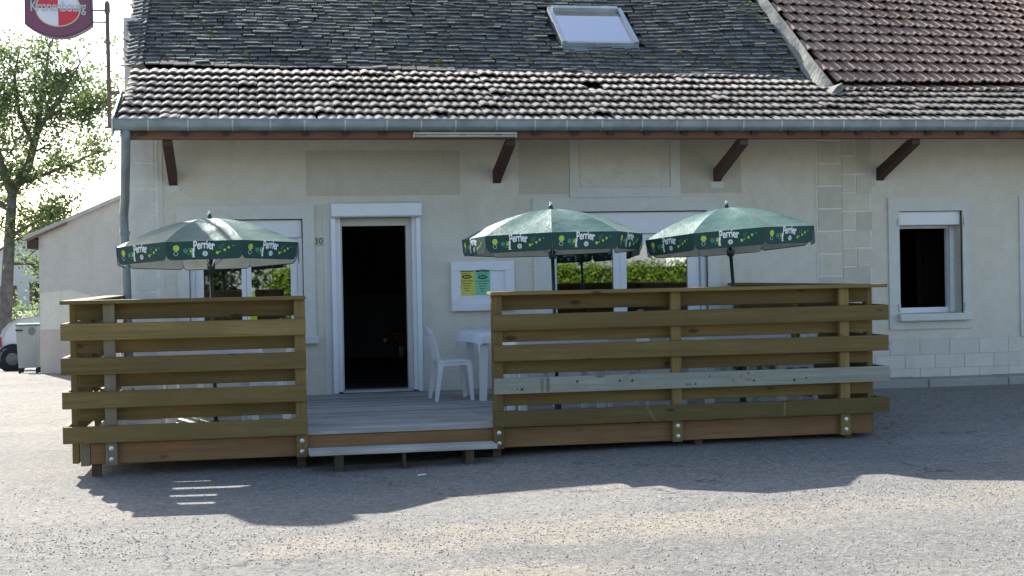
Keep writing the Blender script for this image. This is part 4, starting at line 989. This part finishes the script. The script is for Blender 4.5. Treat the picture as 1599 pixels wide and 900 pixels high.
def make_chair():
    """moulded plastic garden chair, faces +x"""
    t = thing('plastic_chair', 'x', 'chair', (0, 0, 0), 'white plastic chairs on the terrace')
    st = MB(); n = 10
    for k, zo in ((0, 0.0), (1, -0.022)):
        for j in range(n + 1):
            for i in range(n + 1):
                u, v = i / n, -1 + 2 * j / n
                x = -0.20 + 0.42 * u; wy = 0.205 + 0.018 * u
                z = 0.428 - 0.016 * (1 - v * v) * math.sin(pi * min(1, u * 1.1)) + 0.01 * u - (0.016 * max(0, (u - 0.85) / 0.15) ** 2) + zo
                st.v.append((x, v * wy, z))
    m = (n + 1) ** 2; q = lambda i, j: j * (n + 1) + i
    for j in range(n):
        for i in range(n): st.f += [(q(i, j), q(i + 1, j), q(i + 1, j + 1), q(i, j + 1)), (m + q(i, j), m + q(i, j + 1), m + q(i + 1, j + 1), m + q(i + 1, j))]
    for i in range(n): st.f += [(q(i, 0), m + q(i, 0), m + q(i + 1, 0), q(i + 1, 0)), (q(i, n), q(i + 1, n), m + q(i + 1, n), m + q(i, n)), (q(0, i), q(0, i + 1), m + q(0, i + 1), m + q(0, i)), (q(n, i), m + q(n, i), m + q(n, i + 1), q(n, i + 1))]
    st.mi = [0] * len(st.f); part('seat', st, M['plastic'], t, smooth=True, world=False)
    def bx(z): return -0.185 - 0.125 * ((z - 0.40) / 0.40) ** 1.25    # lean of the back
    def strip(y0, y1, z0, z1, bow=0.035, n=8, th=0.016):
        mb = MB()
        for k in range(n + 1):
            z = z0 + (z1 - z0) * k / n
            for y in (y0, y1):
                x = bx(z) + bow * (y / 0.21) ** 2 - 0.02
                mb.v += [(x, y, z), (x - th, y, z)]
        for k in range(n):
            a = k * 4; b = a + 4
            mb.f += [(a, a + 2, b + 2, b), (a + 1, b + 1, b + 3, a + 3), (a, b, b + 1, a + 1), (a + 2, a + 3, b + 3, b + 2)]
        mb.f += [(0, 1, 3, 2), (n * 4, n * 4 + 2, n * 4 + 3, n * 4 + 1)]; mb.mi = [0] * len(mb.f); return mb
    for s in (-1, 1): part('back_stile', strip(*sorted((s * 0.165, s * 0.21)), 0.41, 0.745), M['plastic'], t, world=False)
    for k in range(5):
        yc = -0.125 + k * 0.0625; part('back_slat', strip(yc - 0.022, yc + 0.022, 0.42, 0.70), M['plastic'], t, world=False)
    tr = MB(); nn = 12
    for k in range(nn + 1):
        y = -0.21 + 0.42 * k / nn; zt_ = 0.735 + 0.062 * (1 - (y / 0.21) ** 2) ** 0.7
        for z in (0.695, zt_): x = bx(z) + 0.035 * (y / 0.21) ** 2 - 0.02; tr.v += [(x + 0.001, y, z), (x - 0.019, y, z)]
    for k in range(nn):
        a = k * 4; b = a + 4; tr.f += [(a, b, b + 2, a + 2), (a + 1, a + 3, b + 3, b + 1), (a, a + 1, b + 1, b), (a + 2, b + 2, b + 3, a + 3)]
    tr.f += [(0, 2, 3, 1), (nn * 4, nn * 4 + 1, nn * 4 + 3, nn * 4 + 2)]; tr.mi = [0] * len(tr.f); part('top_rail', tr, M['plastic'], t, world=False)
    for sx in (-1, 1):
        for sy in (-1, 1):
            lg = MB(); top = (0.19 if sx > 0 else -0.165, 0.19); bot = (0.225 if sx > 0 else -0.235, 0.215)
            sec = ((0.0, 0.021, bot), (0.2, 0.026, tuple((a * 0.45 + b * 0.55) for a, b in zip(top, bot))), (0.425, 0.036, top))
            for z, r, (ox, oy) in sec: lg.v += [(ox + dx * r, sy * oy + dy * r * 0.75, z) for dx, dy in ((-1, -1), (1, -1), (1, 1), (-1, 1))]
            for s in range(2): lg.f += [(s * 4 + k, s * 4 + (k + 1) % 4, s * 4 + 4 + (k + 1) % 4, s * 4 + 4 + k) for k in range(4)]
            lg.f += [(3, 2, 1, 0), (8, 9, 10, 11)]; lg.mi = [0] * len(lg.f); part('leg', lg, M['plastic'], t, world=False)
    for sy in (-1, 1): part('seat_rail', MB().box(-0.19, 0.21, sy * 0.195 - 0.012, sy * 0.195 + 0.012, 0.375, 0.412), M['plastic'], t, world=False)
    return t
CH = [(1.985, -1.155, 0.04, 'white plastic chair beside the doorway, facing the wall-side table'),
      (-0.95, -2.85, 0.0, 'white plastic chair nearest the side of the short left fence'),
      (0.10, -2.75, pi - 0.1, 'white plastic chair at the step end of the short left fence'),
      (-0.3, -2.22, -pi / 2, 'white plastic chair by the left window, behind the short fence'),
      (2.6, -2.2, -pi / 2, 'white plastic chair behind the step end of the long fence'),
      (3.35, -2.85, pi, 'white plastic chair midway behind the long fence'),
      (4.95, -2.9, pi, 'white plastic chair at the far end behind the long fence'),
      (4.3, -2.2, -pi / 2, 'white plastic chair behind the long fence, backing onto the wide window')]
c0 = make_chair()
for i, (x, y, a, lb) in enumerate(CH):
    o = c0 if i == 0 else copy_tree(c0)
    o.location = (x, y, DZ + 0.002); o.rotation_euler = (0, 0, a); o['label'] = lb
    if i == 0: o.scale = (0.80, 0.95, 0.95)

bt = thing('bottle', 'small lime green bottle with white cap standing on the left table', 'bottle', (0.006, -2.75, 0.932))
part('body', MB().lathe([(0.03, 0.932), (0.033, 0.94), (0.033, 1.28), (0.028, 1.33), (0.014, 1.38), (0.014, 1.405)], (0.006, -2.75, 0), 14), M['bottle'], bt, smooth=True)
part('cap', MB().lathe([(0.016, 1.402), (0.017, 1.41), (0.017, 1.432), (0.014, 1.436)], (0.006, -2.75, 0), 12), M['pvc'], bt)

# ------------------------------------------------------------------ dog in the dark room
def make_dog():
    J = {'pel': (2.550, 5.55, 0.62, .085), 'bel': (2.380, 5.52, 0.60, .088), 'chest': (2.180, 5.5, 0.61, .10), 'neck': (2.070, 5.49, 0.655, .065), 'head': (1.985, 5.48, 0.64, .055), 'muz': (1.925, 5.475, 0.56, .032), 'nose': (1.910, 5.472, 0.52, .022),
         'fl1': (2.150, 5.44, 0.50, .036), 'fl2': (2.150, 5.43, 0.38, .024), 'fl3': (2.140, 5.43, 0.285, .024), 'fr1': (2.200, 5.57, 0.50, .036), 'fr2': (2.200, 5.58, 0.38, .024), 'fr3': (2.190, 5.58, 0.285, .024),
         'hl1': (2.550, 5.47, 0.50, .05), 'hl2': (2.600, 5.46, 0.41, .026), 'hl3': (2.580, 5.46, 0.285, .022), 'hr1': (2.560, 5.62, 0.50, .05), 'hr2': (2.610, 5.63, 0.41, .026), 'hr3': (2.590, 5.63, 0.285, .022),
         'tl': (2.670, 5.56, 0.69, .02), 'tl2': (2.750, 5.56, 0.76, .012), 'e1': (2.015, 5.44, 0.66, .018), 'e1b': (2.015, 5.42, 0.61, .014), 'e2': (2.015, 5.53, 0.66, .018), 'e2b': (2.015, 5.55, 0.61, .014)}
    E = [('pel', 'bel'), ('bel', 'chest'), ('chest', 'neck'), ('neck', 'head'), ('head', 'muz'), ('muz', 'nose'), ('chest', 'fl1'), ('fl1', 'fl2'), ('fl2', 'fl3'), ('chest', 'fr1'), ('fr1', 'fr2'), ('fr2', 'fr3'), ('pel', 'hl1'), ('hl1', 'hl2'), ('hl2', 'hl3'), ('pel', 'hr1'), ('hr1', 'hr2'), ('hr2', 'hr3'), ('pel', 'tl'), ('tl', 'tl2'), ('head', 'e1'), ('e1', 'e1b'), ('head', 'e2'), ('e2', 'e2b')]
    ks = list(J); me = bpy.data.meshes.new('dog'); me.from_pydata([J[k][:3] for k in ks], [(ks.index(a), ks.index(b)) for a, b in E], [])
    o = put('dog', me); md = o.modifiers.new('skin', 'SKIN'); sv = me.skin_vertices[0].data
    for i, k in enumerate(ks): sv[i].radius = (J[k][3],) * 2; sv[i].use_root = (k == 'pel')
    o.modifiers.new('sub', 'SUBSURF').levels = 2; o.modifiers['sub'].render_levels = 2
    dg = bpy.context.evaluated_depsgraph_get(); nm = bpy.data.meshes.new_from_object(o.evaluated_get(dg)); o.modifiers.clear(); o.data = nm
    nm.materials.clear(); nm.materials.append(M['dog_brown']); nm.materials.append(M['dog_white'])
    for p in nm.polygons:
        c = p.center; p.use_smooth = True
        if c.z < 0.47 or (c.x < 1.95 and c.z < 0.60): p.material_index = 1
    tag(o, 'brown and white dog standing inside the dark doorway', 'dog')
make_dog()

# ------------------------------------------------------------------ left background
lt = thing('outbuilding', 'grey rendered lean-to with a pinkish base behind the house corner', 'outbuilding', (-2.4, 10, -0.1))
pts = [(-3.62, -0.3), (0.5, -0.3), (0.5, 4.14), (-3.62, 2.36)]
part('wall', MB().prism(pts, 'y', 10.0, 16.0), M['lean_wall'], lt)
part('base_band', MB().box(-3.628, 0.4, 9.988, 10.5, -0.32, 0.70), M['pink_band'], lt)
part('pale_plaster_patch', MB().add([(-3.615, 9.995, 0.70), (-2.0, 9.995, 0.70), (-2.0, 9.995, 1.10), (-2.6, 9.995, 1.22), (-3.1, 9.995, 1.38), (-3.615, 9.995, 1.33)], [(0, 1, 2, 3, 4, 5)]), M['wall_smooth'], lt)
part('roof', MB().add([(-3.86, 9.9, 2.31), (0.5, 9.9, 4.20), (0.5, 16.1, 4.20), (-3.86, 16.1, 2.31), (-3.86, 9.9, 2.24), (0.5, 9.9, 4.13), (0.5, 16.1, 4.13), (-3.86, 16.1, 2.24)], [(0, 1, 2, 3), (7, 6, 5, 4), (0, 4, 5, 1), (1, 5, 6, 2), (2, 6, 7, 3), (3, 7, 4, 0)]), M['fibre'], lt)
part('verge_board', MB().add([(-3.80, 9.885, 2.215), (-3.12, 9.885, 2.51), (-3.12, 9.885, 2.56), (-3.80, 9.885, 2.265), (-3.80, 9.9, 2.215), (-3.12, 9.9, 2.51), (-3.12, 9.9, 2.56), (-3.80, 9.9, 2.265)], [(0, 1, 2, 3), (7, 6, 5, 4), (0, 4, 5, 1), (1, 5, 6, 2), (2, 6, 7, 3), (3, 7, 4, 0)]), M['shutter_brown'], lt)
part('purlin_end', MB().box(-3.80, -3.63, 9.92, 16, 2.10, 2.26), M['dark_wood'], lt)

bn = thing('wheelie_bin', 'grey wheelie bin with green lid beside the lean-to corner', 'bin', (-3.985, 11.2, gz(-3.98, 11.2)))
gb = gz(-3.98, 11.2)
b = MB()
for z, hx, hy in ((gb + 0.11, 0.165, 0.2), (gb + 0.86, 0.195, 0.24)): b.v += [(-3.985 + dx * hx, 11.2 + dy * hy, z) for dx, dy in ((-1, -1), (1, -1), (1, 1), (-1, 1))]
b.f = [(0, 1, 2, 3), (7, 6, 5, 4)] + [(k, (k + 1) % 4, 4 + (k + 1) % 4, 4 + k) for k in range(4)]; b.mi = [0] * 6
part('body', b, M['bin_grey'], bn)
part('lid', MB().box(-4.185, -3.785, 10.945, 11.46, gb + 0.865, gb + 0.90, 0, 0.01), M['bin_green'], bn)
part('handle', MB().box(-4.18, -4.06, 10.93, 10.955, gb + 0.775, gb + 0.80), M['black_rubber'], bn)
part('round_mark', MB().disc(-3.905, gb + 0.77, 0.062, 10.952, 16, 0, 0.075), M['car_grey'], bn)
for dx in (-0.15, 0.15):
    w = part('wheel', MB().lathe([(0.055, -0.02), (0.06, -0.012), (0.06, 0.012), (0.055, 0.02)], (-3.985 + dx, 11.05, gb + 0.062), 14, 'x'), M['black_rubber'], bn)
    part('wheel_arm', MB().box(-3.985 + dx - 0.012, -3.985 + dx + 0.012, 11.05, 11.13, gb + 0.06, gb + 0.115), M['black_rubber'], bn)
    part('wheel', MB().lathe([(0.055, -0.02), (0.06, -0.012), (0.06, 0.012), (0.055, 0.02)], (-3.985 + dx, 11.36, gb + 0.062), 14, 'x'), M['black_rubber'], bn)

CY = 17.3; cg = gz(-5.3, 16.5)
CX = -5.13
cv = thing('panel_van', 'small white panel van parked behind the grey bin', 'van', (CX + 1.5, CY, cg))
prof_ = [(-0.24, 0.25), (-0.28, 0.50), (-0.27, 0.72), (-0.20, 0.90), (-0.05, 1.05), (0.15, 1.13), (0.6, 1.20), (1.5, 1.27), (2.3, 1.22), (2.95, 0.98), (3.7, 0.85), (3.86, 0.62), (3.85, 0.30)]
vb = MB(); wd = [0.80, 0.86, 0.86, 0.82]
n = len(prof_)
for yo, sc in ((-0.72, 0.955), (-0.80, 1.0), (0.80, 1.0), (0.72, 0.955)):
    for px, pz in prof_: vb.v.append((CX + 1.75 + (px - 1.75) * sc, CY + yo, cg + 0.85 + (pz - 0.85) * sc))
for l in range(3): vb.f += [(l * n + k, l * n + (k + 1) % n, (l + 1) * n + (k + 1) % n, (l + 1) * n + k) for k in range(n)]
vb.f += [tuple(range(n)), tuple(range(4 * n - 1, 3 * n - 1, -1))]; vb.mi = [0] * len(vb.f)
part('body', vb, M['car_white'], cv)
part('bumper', MB().box(CX - 0.32, CX - 0.16, CY - 0.815, CY + 0.815, cg + 0.20, cg + 0.45, 0, 0.03), M['car_grey'], cv)
part('side_trim', MB().box(CX - 0.2, CX + 3.6, CY - 0.812, CY - 0.79, cg + 0.43, cg + 0.49), M['car_grey'], cv)
part('tail_light', MB().box(CX - 0.285, CX - 0.225, CY - 0.79, CY - 0.62, cg + 0.52, cg + 0.76, 0, 0.015), M['tail'], cv)
part('cab_window', MB().prism([(1.75, 0.90), (2.75, 0.90), (2.25, 1.16), (1.75, 1.18)], 'y', CY - 0.81, CY - 0.80), M['dark_glass'], cv).location.x += CX
for wx in (0.0, 2.75):
    part('wheel_arch', MB().lathe([(0.32, -0.012), (0.32, 0.3)], (CX + wx, CY - 0.795, cg + 0.27), 24, 'y'), M['black_rubber'], cv)
    wl = part('wheel', MB().lathe([(0.21, -0.03), (0.25, -0.02), (0.26, 0.02), (0.26, 0.15)], (CX + wx, CY - 0.80, cg + 0.26), 24, 'y'), M['black_rubber'], cv)
    part('rim', MB().lathe([(0.03, -0.040), (0.10, -0.036), (0.13, -0.034), (0.14, -0.028)], (CX + wx, CY - 0.80, cg + 0.26), 20, 'y'), M['rim'], wl)
    part('wheel', MB().lathe([(0.25, -0.02), (0.26, 0.15)], (CX + wx, CY + 0.66, cg + 0.26), 20, 'y'), M['black_rubber'], cv)

# far houses
def far_house(x0, x1, y0, y1, zb, ze, zr, label, wins, roofm='roof_brown', ridge_x=False, nm='far_house'):
    h = thing(nm, label, 'house', ((x0 + x1) / 2, (y0 + y1) / 2, zb))
    if ridge_x:
        ym = (y0 + y1) / 2
        part('wall', MB().prism([(y0, zb), (y1, zb), (y1, ze), (ym, zr - 0.1), (y0, ze)], 'x', x0, x1), M['house_white'], h)
        for ya, yb in ((y0, ym), (y1, ym)):
            s = -0.4 if ya < ym else 0.4; k = (zr - ze) / (ym - y0) * 0.4
            part('roof', MB().add([(x0 - .3, ya + s, ze - k), (x1 + .3, ya + s, ze - k), (x1 + .3, yb, zr), (x0 - .3, yb, zr), (x0 - .3, ya + s, ze - k + .15), (x1 + .3, ya + s, ze - k + .15), (x1 + .3, yb, zr + .15), (x0 - .3, yb, zr + .15)], [(0, 1, 2, 3), (7, 6, 5, 4), (0, 4, 5, 1), (1, 5, 6, 2), (2, 6, 7, 3), (3, 7, 4, 0)]), M[roofm], h)
    else:
        xm = (x0 + x1) / 2
        part('wall', MB().prism([(x0, zb), (x1, zb), (x1, ze), (xm, zr - 0.1), (x0, ze)], 'y', y0, y1), M['house_white'], h)
        for xa in (x0, x1):
            s = -0.4 if xa < xm else 0.4; k = (zr - ze) / (xm - x0) * 0.4
            part('roof', MB().add([(xa + s, y0 - .3, ze - k), (xm, y0 - .3, zr), (xm, y1 + .3, zr), (xa + s, y1 + .3, ze - k), (xa + s, y0 - .3, ze - k + .15), (xm, y0 - .3, zr + .15), (xm, y1 + .3, zr + .15), (xa + s, y1 + .3, ze - k + .15)], [(0, 1, 2, 3), (7, 6, 5, 4), (0, 4, 5, 1), (1, 5, 6, 2), (2, 6, 7, 3), (3, 7, 4, 0)]), M[roofm], h)
    for wx, wz, ww, wh, side in wins:
        yy = y0 if side < 0 else y1
        ya, yb = (yy - 0.05, yy + 0.02) if side < 0 else (yy - 0.02, yy + 0.05)
        w = part('window', MB().box(wx, wx + ww, ya, yb, wz, wz + wh), M['dark_glass'], h)
        part('shutter', MB().box(wx - ww * 0.55, wx - 0.03, ya, yb, wz - 0.03, wz + wh), M['shutter_brown'], w)
        part('shutter', MB().box(wx + ww + 0.03, wx + ww * 1.55, ya, yb, wz - 0.03, wz + wh), M['shutter_brown'], w)
    return h
far_house(-21.5, -11.0, 104, 114, -0.9, 3.2, 6.4, 'distant pale house with brown roof seen past the tree trunk', [(-19.8, -0.4, 0.7, 1.7, -1), (-17.4, -0.2, 0.6, 1.8, -1), (-16.0, 0.0, 0.7, 1.7, -1)])
# house, hedge and low wall across the road (they show in the window panes)
far_house(15.5, 26.0, -44, -36, -0.2, 4.2, 7.0, 'pale house across the road mirrored in the wide window', [(17.5, 0.7, 1.0, 1.4, 1), (21.5, 0.7, 1.0, 1.4, 1)], ridge_x=True, nm='house_across_road')

def leaf_bag(name, centers, sizes, n_per, spread, mat, parent, seed=3, flat=0.0):
    r = np.random.default_rng(seed); C = np.repeat(np.array(centers), n_per, 0); S = np.repeat(np.array(sizes), n_per)
    n = len(C); P = C + r.normal(0, 1, (n, 3)) * np.repeat(np.array(spread), n_per)[:, None]
    a = r.normal(0, 1, (n, 3)); a[:, 2] *= (1 - flat); a /= np.linalg.norm(a, axis=1)[:, None]
    b_ = r.normal(0, 1, (n, 3)); b_ -= (b_ * a).sum(1)[:, None] * a; b_ /= np.linalg.norm(b_, axis=1)[:, None]
    S = S * r.uniform(0.6, 1.3, n)
    L = a * S[:, None]; W = b_ * (S * 0.55)[:, None]
    V = np.stack([P - L * 0.5, P + W * 0.5 - L * 0.05, P + L * 0.55, P - W * 0.5 - L * 0.05], 1).reshape(-1, 3)
    if parent is not None: V = V - np.array(ORG[parent.name])
    F_ = np.arange(n * 4).reshape(-1, 4)
    me = bpy.data.meshes.new(name); me.from_pydata(V.tolist(), [], F_.tolist()); me.materials.append(mat)
    return put(name, me, parent)

def make_tree():
    TY = 22.0
    t = thing('broadleaf_tree', 'tall leafy tree with forked trunk beyond the lean-to', 'tree', (-6.2, TY, -0.75))
    limbs = [([(-6.22, -0.8), (-6.19, 0.26), (-6.1, 1.55), (-6.01, 2.85), (-5.93, 3.82)], [0.22, 0.165, 0.15, 0.135, 0.125], 0),
             ([(-5.93, 3.82), (-5.52, 4.55), (-5.34, 5.28), (-5.26, 5.93), (-5.11, 6.91), (-4.99, 7.72)], [.13, .11, .09, .07, .045, .02], .3),
             ([(-5.32, 5.36), (-4.87, 5.85), (-4.5, 6.42), (-4.06, 7.08)], [.06, .05, .035, .015], -.5),
             ([(-5.93, 3.82), (-6.16, 4.44), (-6.35, 5.44), (-6.56, 6.41), (-6.8, 7.3)], [.13, .11, .08, .05, .02], -.3),
             ([(-5.8, 4.02), (-5.3, 4.22), (-4.66, 4.5), (-4.03, 4.82), (-3.45, 4.98)], [.06, .05, .04, .028, .012], .5),
             ([(-6.01, 2.69), (-5.48, 2.97), (-4.85, 3.24), (-4.4, 3.3)], [.06, .045, .03, .012], -.4),
             ([(-5.97, 3.34), (-6.32, 3.6), (-6.85, 4.0), (-7.4, 4.6)], [.08, .06, .045, .02], .4),
             ([(-5.4, 5.0), (-5.75, 5.9), (-5.85, 6.8), (-5.7, 7.6)], [.06, .05, .035, .015], .2),
             ([(-4.87, 5.85), (-4.3, 5.75), (-3.9, 5.95), (-3.6, 6.3)], [.04, .03, .02, .01], .3),
             ([(-6.1, 2.0), (-5.6, 2.0), (-5.1, 1.8), (-4.75, 1.55)], [.04, .03, .02, .01], .2)]
    tb = MB(); cent = []; sp = []
    for li, (pts, rad, dy) in enumerate(limbs):
        n = len(pts); P = [(x, TY + dy * (k / (n - 1)) * 1.6, z) for k, (x, z) in enumerate(pts)]
        if li == 0: part('trunk', MB().tube(P, rad, 10), M['bark'], t, smooth=True)
        else: part('limb', MB().tube(P, rad, 7), M['bark'], t, smooth=True)
        if li == 0: continue
        nt_ = 34 if li in (1, 3) else (22 if li != 9 else 10)
        for k in range(nt_):
            f = 0.22 + 0.78 * random.random() if li != 4 else 0.12 + 0.88 * random.random(); s = f * (n - 1); i = min(int(s), n - 2); q = Vector(P[i]).lerp(Vector(P[i + 1]), s - i)
            L = random.uniform(0.45, 1.15) * (0.75 if li in (4, 5, 9) else 1.05)
            d = Vector((random.gauss(0, 1), random.gauss(0, 1.1), random.gauss(0.25, 0.7))).normalized()
            e = q + d * L; mid = q.lerp(e, 0.5) + Vector((0, 0, 0.06))
            tb.tube([q, mid, e], [0.018, 0.012, 0.005], 5)
            for w in range(4):
                c = q.lerp(e, 0.45 + 0.2 * w) + Vector((random.gauss(0, .12), random.gauss(0, .15), random.gauss(0, .1))); cent.append(tuple(c)); sp.append(random.uniform(0.10, 0.2))
    part('twigs', tb, M['bark'], t, kind='stuff')
    leaf_bag('crown', cent, [0.11] * len(cent), 23, sp, M['leaf'], t)
make_tree()
# bushes far left
for i, (x, y, r) in enumerate([(-12.2, 60, 1.5), (-14.4, 66, 1.8), (-9.4, 55, 1.3)]):
    b = thing('garden_shrub', ['rounded green shrub in the distance by the tree trunk', 'larger rounded shrub in the distance behind the van', 'low green shrub in the distance near the lean-to wall'][i], 'shrub', (x, y, -0.8))
    cs = [(x + random.gauss(0, r * .45), y + random.gauss(0, r * .45), -0.8 + abs(random.gauss(0.5 * r, r * .35))) for _ in range(60)]
    part('stem', MB().tube([(x, y, -0.9), (x, y, -0.2)], 0.08, 6), M['bark'], b)
    leaf_bag('foliage', cs, [0.16] * 60, 22, [0.22] * 60, M['leaf'], b, 10 + i)
# hedge across the road
hd = thing('garden_hedge', 'clipped bright green hedge across the road mirrored in the panes', 'hedge', (8, -27, 0))
part('branches', MB().box(0.6, 17.5, -27.4, -26.7, -0.1, 1.65), M['dark_leaf'], hd)
cs = [(random.uniform(0.45, 17.6), random.uniform(-27.5, -26.55), random.uniform(0.0, 1.80)) for _ in range(900)] + [(random.uniform(0.45, 17.6), -26.6, random.uniform(0.0, 1.80)) for _ in range(700)]
leaf_bag('foliage', cs, [0.11] * len(cs), 22, [0.09] * len(cs), M['hedge_leaf'], hd, 5)
for i, (x, y, r, h, lb) in enumerate([(-6.5, -37, 1.8, 6.5, 'dark evergreen across the road mirrored behind the low garden wall'), (-1.5, -38, 1.9, 7, 'dark evergreen across the road mirrored in the left pane of the left window'), (3.0, -36, 1.8, 6, 'dark evergreen across the road mirrored above the hedge in the left window'), (9.0, -37, 2.0, 6.5, 'dark evergreen across the road mirrored above the hedge in the wide window')]):
    ct = thing('evergreen_tree', lb, 'tree', (x, y, 0))
    part('trunk', MB().tube([(x, y, -0.1), (x, y, h * 0.8)], 0.22, 8), M['bark'], ct)
    cs = [(x + random.gauss(0, r * .6), y + random.gauss(0, r * .5), random.uniform(0.6, h)) for _ in range(420)]
    leaf_bag('crown', cs, [0.3] * 420, 14, [0.3] * 420, M['dark_leaf'], ct, 16 + i)
gw = thing('garden_wall', 'low pale garden wall across the road mirrored in the left window', 'wall', (-3, -27, 0))
part('masonry', MB().box(-7.5, 0.2, -27.2, -26.95, -0.1, 0.95), M['house_white'], gw)
part('coping', MB().box(-7.55, 0.25, -27.25, -26.9, 0.951, 1.02), M['concrete'], gw)

sc_ = MB().add([(1.24, -4.52, gz(1.24, -4.52) + 0.012), (1.31, -4.51, gz(1.3, -4.5) + 0.016), (1.305, -4.49, gz(1.3, -4.5) + 0.02), (1.245, -4.50, gz(1.24, -4.5) + 0.017)], [(0, 1, 2, 3)])
sc_.add([(x, y, z - 0.003) for x, y, z in sc_.v[:4]], [(3, 2, 1, 0)])
tag(part('paper_scrap', sc_, M['pvc']), 'tiny white paper scrap on the shaded yard before the step', 'litter')
